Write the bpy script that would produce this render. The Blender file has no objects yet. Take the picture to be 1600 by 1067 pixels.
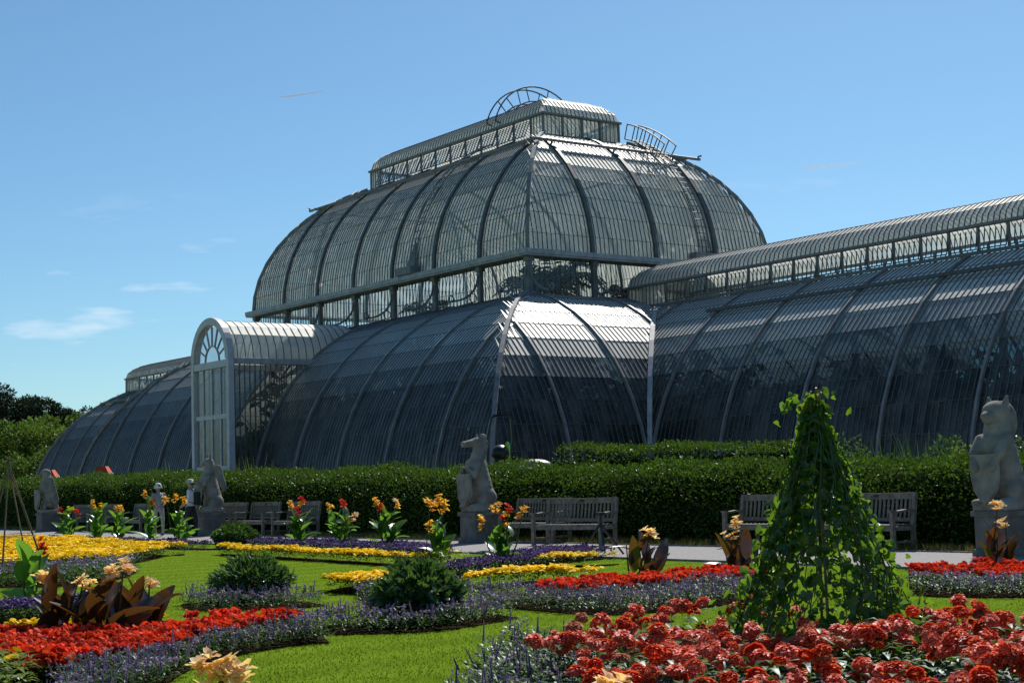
import bpy, bmesh, math, random
import numpy as np
from mathutils import Matrix, Vector

random.seed(7)
RNG = np.random.default_rng(7)
scene = bpy.context.scene
COL = scene.collection
PI = math.pi

# ------------------------------------------------------------------ camera
CAM = np.array([67.25, -48.025, 1.36])
YAW, PITCH, ROLL, FPX = 2.50997, 0.08943, -0.02975, 2429.25
_fw = np.array([math.cos(YAW) * math.cos(PITCH), math.sin(YAW) * math.cos(PITCH), math.sin(PITCH)])
_r = np.array([math.sin(YAW), -math.cos(YAW), 0.0])
_u = np.cross(_r, _fw)
_c, _s = math.cos(ROLL), math.sin(ROLL)
_r, _u = _c * _r + _s * _u, _c * _u - _s * _r
cam_data = bpy.data.cameras.new('camera')
cam = bpy.data.objects.new('camera', cam_data)
COL.objects.link(cam)
m = Matrix.Identity(4)
for i in range(3):
    m[i][0], m[i][1], m[i][2], m[i][3] = _r[i], _u[i], -_fw[i], CAM[i]
cam.matrix_world = m
cam_data.sensor_width = 36.0
cam_data.lens = FPX / 1600 * 36
cam_data.clip_start = 0.1
cam_data.clip_end = 20000
scene.camera = cam

# ------------------------------------------------------------------ light
SUN = np.array([-0.55, 0.80, 1.0]); SUN = SUN / np.linalg.norm(SUN)
world = bpy.data.worlds.new('World'); scene.world = world; world.use_nodes = True
wt = world.node_tree; wt.nodes.clear()
wo = wt.nodes.new('ShaderNodeOutputWorld'); bg = wt.nodes.new('ShaderNodeBackground')
sky = wt.nodes.new('ShaderNodeTexSky'); sky.sky_type = 'NISHITA'; sky.sun_disc = False
sky.sun_elevation = math.asin(SUN[2]); sky.sun_rotation = math.atan2(SUN[0], SUN[1])
sky.altitude = 600; sky.air_density = 1.0; sky.dust_density = 0.6; sky.ozone_density = 6.0
bg.inputs['Strength'].default_value = 0.088
# thin fair-weather clouds low over the horizon
geo = wt.nodes.new('ShaderNodeTexCoord'); sep = wt.nodes.new('ShaderNodeSeparateXYZ')
mp = wt.nodes.new('ShaderNodeMapping'); mp.inputs['Scale'].default_value = (7, 7, 34)
mp.inputs['Location'].default_value = (0.5, 2.2, -0.28)
nz = wt.nodes.new('ShaderNodeTexNoise'); nz.inputs['Scale'].default_value = 1.6; nz.inputs['Detail'].default_value = 7
cr = wt.nodes.new('ShaderNodeValToRGB'); cr.color_ramp.elements[0].position = 0.60; cr.color_ramp.elements[1].position = 0.76
band = wt.nodes.new('ShaderNodeValToRGB')
e = band.color_ramp.elements
e[0].position = 0.03; e[0].color = (0, 0, 0, 1); e[1].position = 0.09; e[1].color = (1, 1, 1, 1)
e2 = band.color_ramp.elements.new(0.14); e2.color = (1, 1, 1, 1)
e3 = band.color_ramp.elements.new(0.19); e3.color = (0, 0, 0, 1)
mul = wt.nodes.new('ShaderNodeMath'); mul.operation = 'MULTIPLY'
mul2 = wt.nodes.new('ShaderNodeMath'); mul2.operation = 'MULTIPLY'; mul2.inputs[1].default_value = 0.42
mixc = wt.nodes.new('ShaderNodeMixRGB'); mixc.inputs[2].default_value = (11, 11, 11.3, 1)
L = wt.links
L.new(geo.outputs['Generated'], mp.inputs['Vector']); L.new(mp.outputs[0], nz.inputs['Vector'])
L.new(nz.outputs['Fac'], cr.inputs[0]); L.new(geo.outputs['Generated'], sep.inputs[0])
L.new(sep.outputs['Z'], band.inputs[0]); L.new(cr.outputs[0], mul.inputs[0]); L.new(band.outputs[0], mul.inputs[1])
L.new(mul.outputs[0], mul2.inputs[0]); L.new(mul2.outputs[0], mixc.inputs[0])
wbal = wt.nodes.new('ShaderNodeMixRGB'); wbal.blend_type = 'MULTIPLY'; wbal.inputs[0].default_value = 1; wbal.inputs[2].default_value = (.84, 1.03, 1.0, 1)
L.new(sky.outputs[0], wbal.inputs[1]); L.new(wbal.outputs[0], mixc.inputs[1]); L.new(mixc.outputs[0], bg.inputs['Color']); L.new(bg.outputs[0], wo.inputs[0])
sl = bpy.data.lights.new('sun', 'SUN'); sl.energy = 5.0; sl.angle = math.radians(0.53); sl.color = (1.0, 0.955, 0.89)
so = bpy.data.objects.new('sun', sl); COL.objects.link(so)
so.rotation_euler = Vector(SUN).to_track_quat('Z', 'Y').to_euler(); so.location = (0, 0, 60)
vs = scene.view_settings
vs.view_transform = 'Standard'; vs.look = 'None'; vs.exposure = 0.24; vs.gamma = 1.0
try: vs.use_curve_mapping = False
except Exception: pass
scene.cycles.transparent_max_bounces = 24
scene.cycles.max_bounces = 8
scene.cycles.sample_clamp_indirect = 3.0
scene.cycles.caustics_reflective = False; scene.cycles.caustics_refractive = False

# ------------------------------------------------------------------ helpers
def ray(u, v):
    return _fw + _r * (u - 800) / FPX + _u * (533.5 - v) / FPX
def G(u, v, z=0.0):
    "ground point (layout measured off the photograph)"
    d = ray(u, v); t = (z - CAM[2]) / d[2]; return CAM + d * t
def Yp(u, v, y):
    d = ray(u, v); t = (y - CAM[1]) / d[1]; return CAM + d * t

def link(o, parent=None):
    COL.objects.link(o)
    if parent is not None: o.parent = parent
    return o
def tag(o, label=None, cat=None, group=None, kind=None):
    if label: o['label'] = label
    if cat: o['category'] = cat
    if group: o['group'] = group
    if kind: o['kind'] = kind
    return o
def empty(name, loc=(0, 0, 0), rz=0.0, **kw):
    o = bpy.data.objects.new(name, None); COL.objects.link(o)
    o.location = loc; o.rotation_euler = (0, 0, rz); o.empty_display_size = 0.2
    return tag(o, **kw)

class MB:
    def __init__(s): s.v = []; s.f = []; s.m = []
    def add(s, vs, fs, mi=0):
        b = len(s.v); s.v.extend([tuple(map(float, q)) for q in vs])
        for f in fs: s.f.append(tuple(b + i for i in f)); s.m.append(mi)
        return s
    def quad(s, a, b, c, d, mi=0): return s.add([a, b, c, d], [(0, 1, 2, 3)], mi)
    def box(s, lo, hi, mi=0):
        x0, y0, z0 = lo; x1, y1, z1 = hi
        return s.add([(x0,y0,z0),(x1,y0,z0),(x1,y1,z0),(x0,y1,z0),(x0,y0,z1),(x1,y0,z1),(x1,y1,z1),(x0,y1,z1)],
                     [(0,3,2,1),(4,5,6,7),(0,1,5,4),(1,2,6,5),(2,3,7,6),(3,0,4,7)], mi)
    def bar(s, pts, w, h, up=(0, 0, 1), mi=0, side=None):
        "rectangular bar along a polyline; side = width direction (fixed) or derived from up"
        pts = [np.array(p, float) for p in pts]; n = len(pts); vs = []
        for k in range(n):
            t = pts[min(k + 1, n - 1)] - pts[max(k - 1, 0)]; t = t / (np.linalg.norm(t) + 1e-9)
            if side is not None: sd = np.array(side, float)
            else:
                sd = np.cross(t, np.array(up, float)); L_ = np.linalg.norm(sd)
                sd = sd / L_ if L_ > 1e-6 else np.array([1., 0, 0])
            nn = np.cross(sd, t); nn = nn / (np.linalg.norm(nn) + 1e-9)
            for a, b in ((-1, -1), (1, -1), (1, 1), (-1, 1)): vs.append(pts[k] + sd * a * w / 2 + nn * b * h / 2)
        fs = []
        for k in range(n - 1):
            for j in range(4): fs.append((4*k+j, 4*k+(j+1) % 4, 4*k+4+(j+1) % 4, 4*k+4+j))
        fs += [(3, 2, 1, 0), tuple(4*(n-1)+j for j in range(4))]
        return s.add(vs, fs, mi)
    def tube(s, pts, r, sides=6, mi=0):
        pts = [np.array(p, float) for p in pts]; n = len(pts)
        rs = r if hasattr(r, '__len__') else [r] * n
        vs = []
        for k in range(n):
            t = pts[min(k + 1, n - 1)] - pts[max(k - 1, 0)]; t = t / (np.linalg.norm(t) + 1e-9)
            a = np.array([0, 0, 1.]) if abs(t[2]) < .9 else np.array([1., 0, 0])
            x = np.cross(t, a); x /= np.linalg.norm(x); y = np.cross(t, x)
            for j in range(sides):
                q = 2 * PI * j / sides; vs.append(pts[k] + rs[k] * (x * math.cos(q) + y * math.sin(q)))
        fs = []
        for k in range(n - 1):
            for j in range(sides): fs.append((sides*k+j, sides*k+(j+1) % sides, sides*k+sides+(j+1) % sides, sides*k+sides+j))
        fs += [tuple(range(sides - 1, -1, -1)), tuple(sides*(n-1)+j for j in range(sides))]
        return s.add(vs, fs, mi)
    def mesh(s, name, mats):
        me = bpy.data.meshes.new(name); me.from_pydata(s.v, [], s.f)
        for q in mats: me.materials.append(q)
        if len(mats) > 1: me.polygons.foreach_set('material_index', s.m)
        me.update(); return me
    def build(s, name, mats, parent=None, smooth=False, **kw):
        if not isinstance(mats, (list, tuple)): mats = [mats]
        me = s.mesh(name, mats)
        if smooth: me.polygons.foreach_set('use_smooth', [True] * len(me.polygons))
        o = bpy.data.objects.new(name, me); link(o, parent)
        return tag(o, **kw)

def np_mesh(name, V, F, mats, MI=None, smooth=False):
    me = bpy.data.meshes.new(name); nv, nf, k = len(V), len(F), F.shape[1]
    me.vertices.add(nv); me.vertices.foreach_set('co', np.ascontiguousarray(V, dtype=np.float32).ravel())
    me.loops.add(nf * k); me.loops.foreach_set('vertex_index', np.ascontiguousarray(F, dtype=np.int32).ravel())
    me.polygons.add(nf); me.polygons.foreach_set('loop_start', np.arange(0, nf * k, k, dtype=np.int32))
    try: me.polygons.foreach_set('loop_total', np.full(nf, k, dtype=np.int32))
    except Exception: pass
    for q in mats: me.materials.append(q)
    if MI is not None: me.polygons.foreach_set('material_index', np.ascontiguousarray(MI, dtype=np.int32))
    if smooth: me.polygons.foreach_set('use_smooth', np.ones(nf, dtype=bool))
    me.update(calc_edges=True); me.validate()
    return me

# ------------------------------------------------------------------ materials
def newmat(name):
    q = bpy.data.materials.new(name); q.use_nodes = True; q.node_tree.nodes.clear()
    return q, q.node_tree.nodes, q.node_tree.links
def plain(name, col, rough=0.6, var=0.12, scale=6.0, bump=0.0, bscale=40.0, metallic=0.0, island=0.0, spec=0.4):
    q, n, l = newmat(name)
    out = n.new('ShaderNodeOutputMaterial'); p = n.new('ShaderNodeBsdfPrincipled')
    p.inputs['Roughness'].default_value = rough; p.inputs['Metallic'].default_value = metallic
    p.inputs['Specular IOR Level'].default_value = spec
    tc = n.new('ShaderNodeTexCoord'); nz = n.new('ShaderNodeTexNoise')
    nz.inputs['Scale'].default_value = scale; nz.inputs['Detail'].default_value = 6
    l.new(tc.outputs['Object'], nz.inputs['Vector'])
    mr = n.new('ShaderNodeMapRange'); mr.inputs[1].default_value = .3; mr.inputs[2].default_value = .7
    mr.inputs[3].default_value = 1 - var * 2; mr.inputs[4].default_value = 1 + var
    l.new(nz.outputs['Fac'], mr.inputs[0])
    val = mr.outputs[0]
    if island:
        g = n.new('ShaderNodeNewGeometry'); m2 = n.new('ShaderNodeMapRange')
        m2.inputs[3].default_value = 1 - island; m2.inputs[4].default_value = 1 + island
        l.new(g.outputs['Random Per Island'], m2.inputs[0])
        mm = n.new('ShaderNodeMath'); mm.operation = 'MULTIPLY'; l.new(val, mm.inputs[0]); l.new(m2.outputs[0], mm.inputs[1]); val = mm.outputs[0]
    mx = n.new('ShaderNodeVectorMath'); mx.operation = 'SCALE'; mx.inputs[0].default_value = col[:3]
    l.new(val, mx.inputs['Scale']); l.new(mx.outputs[0], p.inputs['Base Color'])
    if bump:
        nb = n.new('ShaderNodeTexNoise'); nb.inputs['Scale'].default_value = bscale; nb.inputs['Detail'].default_value = 5
        l.new(tc.outputs['Object'], nb.inputs['Vector'])
        b = n.new('ShaderNodeBump'); b.inputs['Strength'].default_value = bump; b.inputs['Distance'].default_value = .03
        l.new(nb.outputs['Fac'], b.inputs['Height']); l.new(b.outputs[0], p.inputs['Normal'])
    l.new(p.outputs[0], out.inputs[0]); return q
def leafy(name, col, col2=None, trans=0.4, rough=0.4, gloss=0.06, tcol=None, patch=1.3):
    "leaf / petal: diffuse + light shining through + a little gloss, colour varied per leaf"
    q, n, l = newmat(name)
    out = n.new('ShaderNodeOutputMaterial'); g = n.new('ShaderNodeNewGeometry'); oi = n.new('ShaderNodeObjectInfo')
    ad = n.new('ShaderNodeMath'); ad.operation = 'ADD'; l.new(g.outputs['Random Per Island'], ad.inputs[0]); l.new(oi.outputs['Random'], ad.inputs[1])
    fr = n.new('ShaderNodeMath'); fr.operation = 'FRACT'; l.new(ad.outputs[0], fr.inputs[0])
    mx = n.new('ShaderNodeMixRGB'); mx.inputs[1].default_value = (*col, 1); mx.inputs[2].default_value = (*(col2 or tuple(c * 1.7 for c in col)), 1)
    l.new(fr.outputs[0], mx.inputs[0])
    tcx = n.new('ShaderNodeTexCoord'); pn = n.new('ShaderNodeTexNoise'); pn.inputs['Scale'].default_value = patch; pn.inputs['Detail'].default_value = 4; l.new(tcx.outputs['Object'], pn.inputs['Vector'])
    pr = n.new('ShaderNodeMapRange'); pr.inputs[1].default_value = .3; pr.inputs[2].default_value = .7; pr.inputs[3].default_value = .72; pr.inputs[4].default_value = 1.22; l.new(pn.outputs['Fac'], pr.inputs[0])
    pm = n.new('ShaderNodeVectorMath'); pm.operation = 'SCALE'; l.new(mx.outputs[0], pm.inputs[0]); l.new(pr.outputs[0], pm.inputs['Scale']); mx = pm
    d = n.new('ShaderNodeBsdfDiffuse'); l.new(mx.outputs[0], d.inputs[0])
    t = n.new('ShaderNodeBsdfTranslucent')
    if tcol: t.inputs[0].default_value = (*tcol, 1)
    else:
        sc = n.new('ShaderNodeMixRGB'); sc.blend_type = 'MULTIPLY'; sc.inputs[0].default_value = 1; sc.inputs[2].default_value = (1.25, 1.25, .7, 1)
        l.new(mx.outputs[0], sc.inputs[1]); l.new(sc.outputs[0], t.inputs[0])
    m1 = n.new('ShaderNodeMixShader'); m1.inputs[0].default_value = trans; l.new(d.outputs[0], m1.inputs[1]); l.new(t.outputs[0], m1.inputs[2])
    gl = n.new('ShaderNodeBsdfGlossy'); gl.inputs['Roughness'].default_value = rough; gl.inputs[0].default_value = (.9, .95, 1, 1)
    m2 = n.new('ShaderNodeMixShader'); m2.inputs[0].default_value = gloss; l.new(m1.outputs[0], m2.inputs[1]); l.new(gl.outputs[0], m2.inputs[2])
    l.new(m2.outputs[0], out.inputs[0]); return q

def glass_mat(name, dirt0, dirt1, tint, rough, dirtcol, trans=0.6, settle=0.0, sheen=.22, ior=1.5):
    q, n, l = newmat(name)
    out = n.new('ShaderNodeOutputMaterial'); g = n.new('ShaderNodeNewGeometry'); oi = n.new('ShaderNodeObjectInfo')
    tc = n.new('ShaderNodeTexCoord')
    ad = n.new('ShaderNodeMath'); ad.operation = 'ADD'; l.new(g.outputs['Random Per Island'], ad.inputs[0]); l.new(oi.outputs['Random'], ad.inputs[1])
    fr = n.new('ShaderNodeMath'); fr.operation = 'FRACT'; l.new(ad.outputs[0], fr.inputs[0])
    # every pane sits at a slightly different angle
    wn = n.new('ShaderNodeTexWhiteNoise'); wn.noise_dimensions = '1D'; l.new(fr.outputs[0], wn.inputs['W'])
    sb = n.new('ShaderNodeVectorMath'); sb.operation = 'SUBTRACT'; sb.inputs[1].default_value = (.5, .5, .5); l.new(wn.outputs['Color'], sb.inputs[0])
    sc = n.new('ShaderNodeVectorMath'); sc.operation = 'SCALE'; sc.inputs['Scale'].default_value = .05; l.new(sb.outputs[0], sc.inputs[0])
    av = n.new('ShaderNodeVectorMath'); av.operation = 'ADD'; l.new(g.outputs['Normal'], av.inputs[0]); l.new(sc.outputs[0], av.inputs[1])
    nm = n.new('ShaderNodeVectorMath'); nm.operation = 'NORMALIZE'; l.new(av.outputs[0], nm.inputs[0])
    tr = n.new('ShaderNodeBsdfTransparent'); tr.inputs[0].default_value = (*tint, 1)
    gl = n.new('ShaderNodeBsdfGlossy'); gl.inputs['Roughness'].default_value = rough; gl.inputs[0].default_value = (1, 1, 1, 1)
    l.new(nm.outputs[0], gl.inputs['Normal'])
    fz = n.new('ShaderNodeFresnel'); fz.inputs[0].default_value = ior; l.new(nm.outputs[0], fz.inputs['Normal'])
    mg = n.new('ShaderNodeMixShader'); l.new(fz.outputs[0], mg.inputs[0]); l.new(tr.outputs[0], mg.inputs[1]); l.new(gl.outputs[0], mg.inputs[2])
    nz = n.new('ShaderNodeTexNoise'); nz.inputs['Scale'].default_value = .9; nz.inputs['Detail'].default_value = 6; l.new(tc.outputs['Object'], nz.inputs['Vector'])
    mr = n.new('ShaderNodeMapRange'); mr.inputs[1].default_value = .35; mr.inputs[2].default_value = .65; mr.inputs[3].default_value = dirt0; mr.inputs[4].default_value = dirt1
    hv = n.new('ShaderNodeMath'); hv.operation = 'ADD'; l.new(nz.outputs['Fac'], hv.inputs[0])
    h2 = n.new('ShaderNodeMath'); h2.operation = 'MULTIPLY_ADD'; h2.inputs[1].default_value = .22; h2.inputs[2].default_value = -.11; l.new(fr.outputs[0], h2.inputs[0])
    l.new(h2.outputs[0], hv.inputs[1]); l.new(hv.outputs[0], mr.inputs[0])
    sx_ = n.new('ShaderNodeSeparateXYZ'); l.new(g.outputs['True Normal'], sx_.inputs[0])
    ab = n.new('ShaderNodeMath'); ab.operation = 'ABSOLUTE'; l.new(sx_.outputs['Z'], ab.inputs[0])
    sl_ = n.new('ShaderNodeMapRange'); sl_.interpolation_type = 'SMOOTHSTEP'; sl_.inputs[1].default_value = .50; sl_.inputs[2].default_value = .86; sl_.inputs[3].default_value = 0; sl_.inputs[4].default_value = settle; l.new(ab.outputs[0], sl_.inputs[0])
    dsum = n.new('ShaderNodeMath'); dsum.operation = 'ADD'; dsum.use_clamp = True; l.new(mr.outputs[0], dsum.inputs[0]); l.new(sl_.outputs[0], dsum.inputs[1])
    df = n.new('ShaderNodeBsdfDiffuse'); df.inputs[0].default_value = (*dirtcol, 1)
    tl = n.new('ShaderNodeBsdfTranslucent'); tl.inputs[0].default_value = (*dirtcol, 1)
    md = n.new('ShaderNodeMixShader'); md.inputs[0].default_value = trans; l.new(df.outputs[0], md.inputs[1]); l.new(tl.outputs[0], md.inputs[2])
    mf = n.new('ShaderNodeMixShader'); l.new(dsum.outputs[0], mf.inputs[0]); l.new(mg.outputs[0], mf.inputs[1])
    g5 = n.new('ShaderNodeBsdfGlossy'); g5.inputs['Roughness'].default_value = .58; g5.inputs[0].default_value = (.8, .8, .76, 1)
    ms = n.new('ShaderNodeMixShader'); ms.inputs[0].default_value = sheen; l.new(md.outputs[0], ms.inputs[1]); l.new(g5.outputs[0], ms.inputs[2]); l.new(ms.outputs[0], mf.inputs[2])
    l.new(mf.outputs[0], out.inputs[0]); return q

M = {}
M['glass'] = glass_mat('dusty_glass', .015, .10, (.20, .31, .37), .40, (.80, .81, .76), .30, .72, .42, 1.36)
M['glass_dome'] = glass_mat('limed_dome_glass', .64, .88, (.72, .80, .80), .38, (.78, .79, .74), .56, .18)
M['glass_frost'] = glass_mat('limed_glass', .55, .75, (.88, .92, .9), .25, (.66, .68, .64), .6)
M['glass_clear'] = glass_mat('old_clear_glass', .05, .16, (.88, .93, .91), .08, (.5, .54, .52), .6)
M['iron'] = plain('grey_painted_iron', (.20, .20, .21), .5, .15, 3, .15, 30)
M['iron_dark'] = plain('dark_glazing_bar', (.10, .102, .105), .5, .2, 4)
M['iron_pale'] = plain('pale_painted_iron', (.40, .39, .42), .5, .15, 3, .1, 30)
M['iron_white'] = plain('white_painted_iron', (.52, .51, .55), .45, .08, 3)
M['black'] = plain('black_metal', (.015, .015, .016), .35, .1, 6)
M['stone'] = plain('weathered_portland_stone', (.28, .262, .23), .9, .22, 4, .35, 45, spec=.1)
M['plinth_stone'] = plain('plinth_stone', (.17, .165, .15), .9, .2, 4, .35, 30)
M['wood'] = plain('weathered_teak', (.23, .195, .155), .7, .25, 9, .3, 60)
M['cane'] = plain('bamboo_cane', (.20, .13, .075), .6, .25, 9)
M['soil'] = plain('soil', (.035, .024, .016), .95, .3, 12, .8, 30, spec=0)
M['path'] = plain('tarmac_path', (.24, .225, .22), .9, .10, 9, .35, 160)
M['kerb'] = plain('kerb_edging', (.20, .19, .18), .85, .2, 6, .3, 60)
M['hedge_core'] = plain('hedge_inside', (.012, .02, .006), .95, .3, 6, spec=0)
M['bark'] = plain('bark', (.09, .065, .045), .9, .3, 8, .6, 40)
M['trunk'] = plain('palm_trunk', (.11, .09, .07), .9, .3, 8, .6, 30)
M['slab'] = plain('gravel_terrace', (.27, .25, .22), .9, .12, 8, .3, 120)
M['hedge'] = leafy('hedge_leaf', (.036, .082, .008), (.092, .16, .016), .32, .35, .025)
M['leaf'] = leafy('bedding_leaf', (.03, .075, .016), (.08, .15, .028), .35, .4, .03)
M['leaf_grey'] = leafy('grey_green_leaf', (.032, .072, .016), (.08, .135, .035), .3, .4, .02)
M['leaf_lime'] = leafy('lime_leaf', (.12, .19, .03), (.22, .28, .05), .4, .4, .04)
M['leaf_canna'] = leafy('green_canna_leaf', (.035, .10, .02), (.06, .15, .03), .5, .3, .06, tcol=(.16, .34, .03))
M['leaf_bronze'] = leafy('bronze_canna_leaf', (.018, .015, .014), (.03, .022, .018), .42, .28, .08, tcol=(.11, .045, .008))
M['leaf_vine'] = leafy('vine_leaf', (.03, .09, .012), (.065, .145, .018), .42, .3, .035, tcol=(.20, .37, .02))
M['leaf_shrub'] = leafy('glossy_shrub_leaf', (.035, .085, .02), (.09, .16, .045), .35, .3, .06)
M['leaf_tree'] = leafy('tree_leaf', (.052, .10, .018), (.115, .18, .03), .4, .4, .02)
M['leaf_pine'] = leafy('pine_needles', (.012, .024, .012), (.025, .045, .02), .15, .5, .03)
M['leaf_palm'] = leafy('palm_leaf', (.022, .05, .018), (.05, .10, .03), .3, .4, .02)
M['red'] = leafy('red_petal', (.55, .02, .012), (.80, .085, .03), .25, .5, .01)
M['dahlia'] = leafy('coral_red_petal', (.58, .024, .010), (.74, .065, .022), .3, .45, .02)
M['dahlia_tip'] = leafy('coral_petal_tip', (.76, .11, .05), (.88, .27, .15), .3, .45, .03)
M['canna_red'] = leafy('canna_red_petal', (.55, .02, .02), (.72, .05, .03), .45, .5, .02)
M['yellow'] = leafy('yellow_petal', (.80, .46, .006), (.88, .64, .015), .15, .5, .01)
M['gold'] = leafy('canna_gold_petal', (.80, .42, .06), (.85, .58, .12), .5, .5, .02)
M['apricot'] = leafy('apricot_petal', (.84, .54, .28), (.92, .74, .52), .45, .5, .02)
M['purple'] = leafy('violet_petal', (.05, .025, .13), (.10, .055, .22), .25, .5, .02)
M['lilac'] = leafy('lilac_petal', (.16, .11, .27), (.27, .21, .40), .25, .5, .02)
M['spike'] = leafy('dusky_spike', (.10, .08, .17), (.20, .16, .30), .2, .5, .02)
M['stem'] = leafy('green_stem', (.05, .09, .02), (.08, .12, .03), .1, .5, .03)
M['stem_dark'] = leafy('dark_stem', (.05, .035, .025), (.08, .05, .03), .1, .5, .03)
M['grass'] = leafy('grass_blade', (.105, .175, .014), (.15, .225, .022), .4, .5, .0)
M['verge'] = leafy('dry_verge_grass', (.13, .13, .03), (.22, .19, .06), .35, .5, .02)
# ================================================================== GROUND
def lawn_mat():
    q, n, l = newmat('mown_lawn')
    out = n.new('ShaderNodeOutputMaterial'); p = n.new('ShaderNodeBsdfPrincipled'); p.inputs['Roughness'].default_value = .85
    p.inputs['Specular IOR Level'].default_value = .0
    tc = n.new('ShaderNodeTexCoord')
    a = n.new('ShaderNodeTexNoise'); a.inputs['Scale'].default_value = .7; a.inputs['Detail'].default_value = 5
    b = n.new('ShaderNodeTexNoise'); b.inputs['Scale'].default_value = 45; b.inputs['Detail'].default_value = 6
    l.new(tc.outputs['Object'], a.inputs[0]); l.new(tc.outputs['Object'], b.inputs[0])
    m1 = n.new('ShaderNodeMixRGB'); m1.inputs[1].default_value = (.105, .18, .012, 1); m1.inputs[2].default_value = (.15, .225, .020, 1)
    l.new(a.outputs['Fac'], m1.inputs[0])
    m2 = n.new('ShaderNodeMixRGB'); m2.blend_type = 'MULTIPLY'; m2.inputs[0].default_value = .75
    r = n.new('ShaderNodeMapRange'); r.inputs[1].default_value = .3; r.inputs[2].default_value = .7; r.inputs[3].default_value = .45; r.inputs[4].default_value = 1.25
    l.new(b.outputs['Fac'], r.inputs[0]); l.new(m1.outputs[0], m2.inputs[1]); l.new(r.outputs[0], m2.inputs[2])
    wv = n.new('ShaderNodeTexWave'); wv.inputs['Scale'].default_value = .32; wv.inputs['Distortion'].default_value = .6; l.new(tc.outputs['Object'], wv.inputs['Vector'])
    wr = n.new('ShaderNodeMapRange'); wr.inputs[3].default_value = .90; wr.inputs[4].default_value = 1.10; l.new(wv.outputs['Fac'], wr.inputs[0])
    m3 = n.new('ShaderNodeMixRGB'); m3.blend_type = 'MULTIPLY'; m3.inputs[0].default_value = 1; l.new(m2.outputs[0], m3.inputs[1]); l.new(wr.outputs[0], m3.inputs[2]); m2 = m3
    bp = n.new('ShaderNodeBump'); bp.inputs['Strength'].default_value = .7; bp.inputs['Distance'].default_value = .02
    l.new(b.outputs['Fac'], bp.inputs['Height']); l.new(bp.outputs[0], p.inputs['Normal'])
    l.new(m2.outputs[0], p.inputs['Base Color']); l.new(p.outputs[0], out.inputs[0]); return q
M['lawn'] = lawn_mat()

def sheet(name, poly, z, mat, **kw):
    b = MB(); b.add([(p[0], p[1], z) for p in poly], [tuple(range(len(poly)))]); return b.build(name, mat, **kw)
S = 4000
sheet('lawn', [(-S, -S), (S, -S), (S, S), (-S, S)], 0, M['lawn'], kind='structure')
sheet('path', [(-60, -31.0), (120, -31.0), (120, -27.55), (-60, -27.55)], .012, M['path'], kind='structure')
kb = MB()
for y in (-31.02, -27.53): kb.box((-60, y - .03, -.02), (120, y + .03, .035))
kb.build('path_edging', M['kerb'], kind='structure')
sheet('terrace', [(-75, -24.0), (75, -24.0), (75, 40), (-75, 40)], .02, M['slab'], kind='structure')

# ================================================================== PALM HOUSE
B = 3.81; X1 = 20.955; Y1 = 15.24; WY = 7.62; XU = 13.335; XW = 50.5
house = empty('palm_house', (0, 0, 0), label='great Victorian glasshouse with curved iron ribs, domed centre and long low wings', cat='glasshouse')
PANE_OBJS = []      # individually built panes (the ones that show largest)

def lower_profile(imax, rows):
    a1 = math.acos((9.3 - imax) / 9.3); return [(9.3 - 9.3 * math.cos(a1 * k / rows), .36 + 9.3 * math.sin(a1 * k / rows)) for k in range(rows + 1)]
UC, UR, UZ = 7.46, 7.30, 11.26
def upper_profile(imax, rows):
    a1 = math.acos((UC - imax) / UR); return [(UC - UR * math.cos(a1 * k / rows), UZ + UR * math.sin(a1 * k / rows)) for k in range(rows + 1)]

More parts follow.
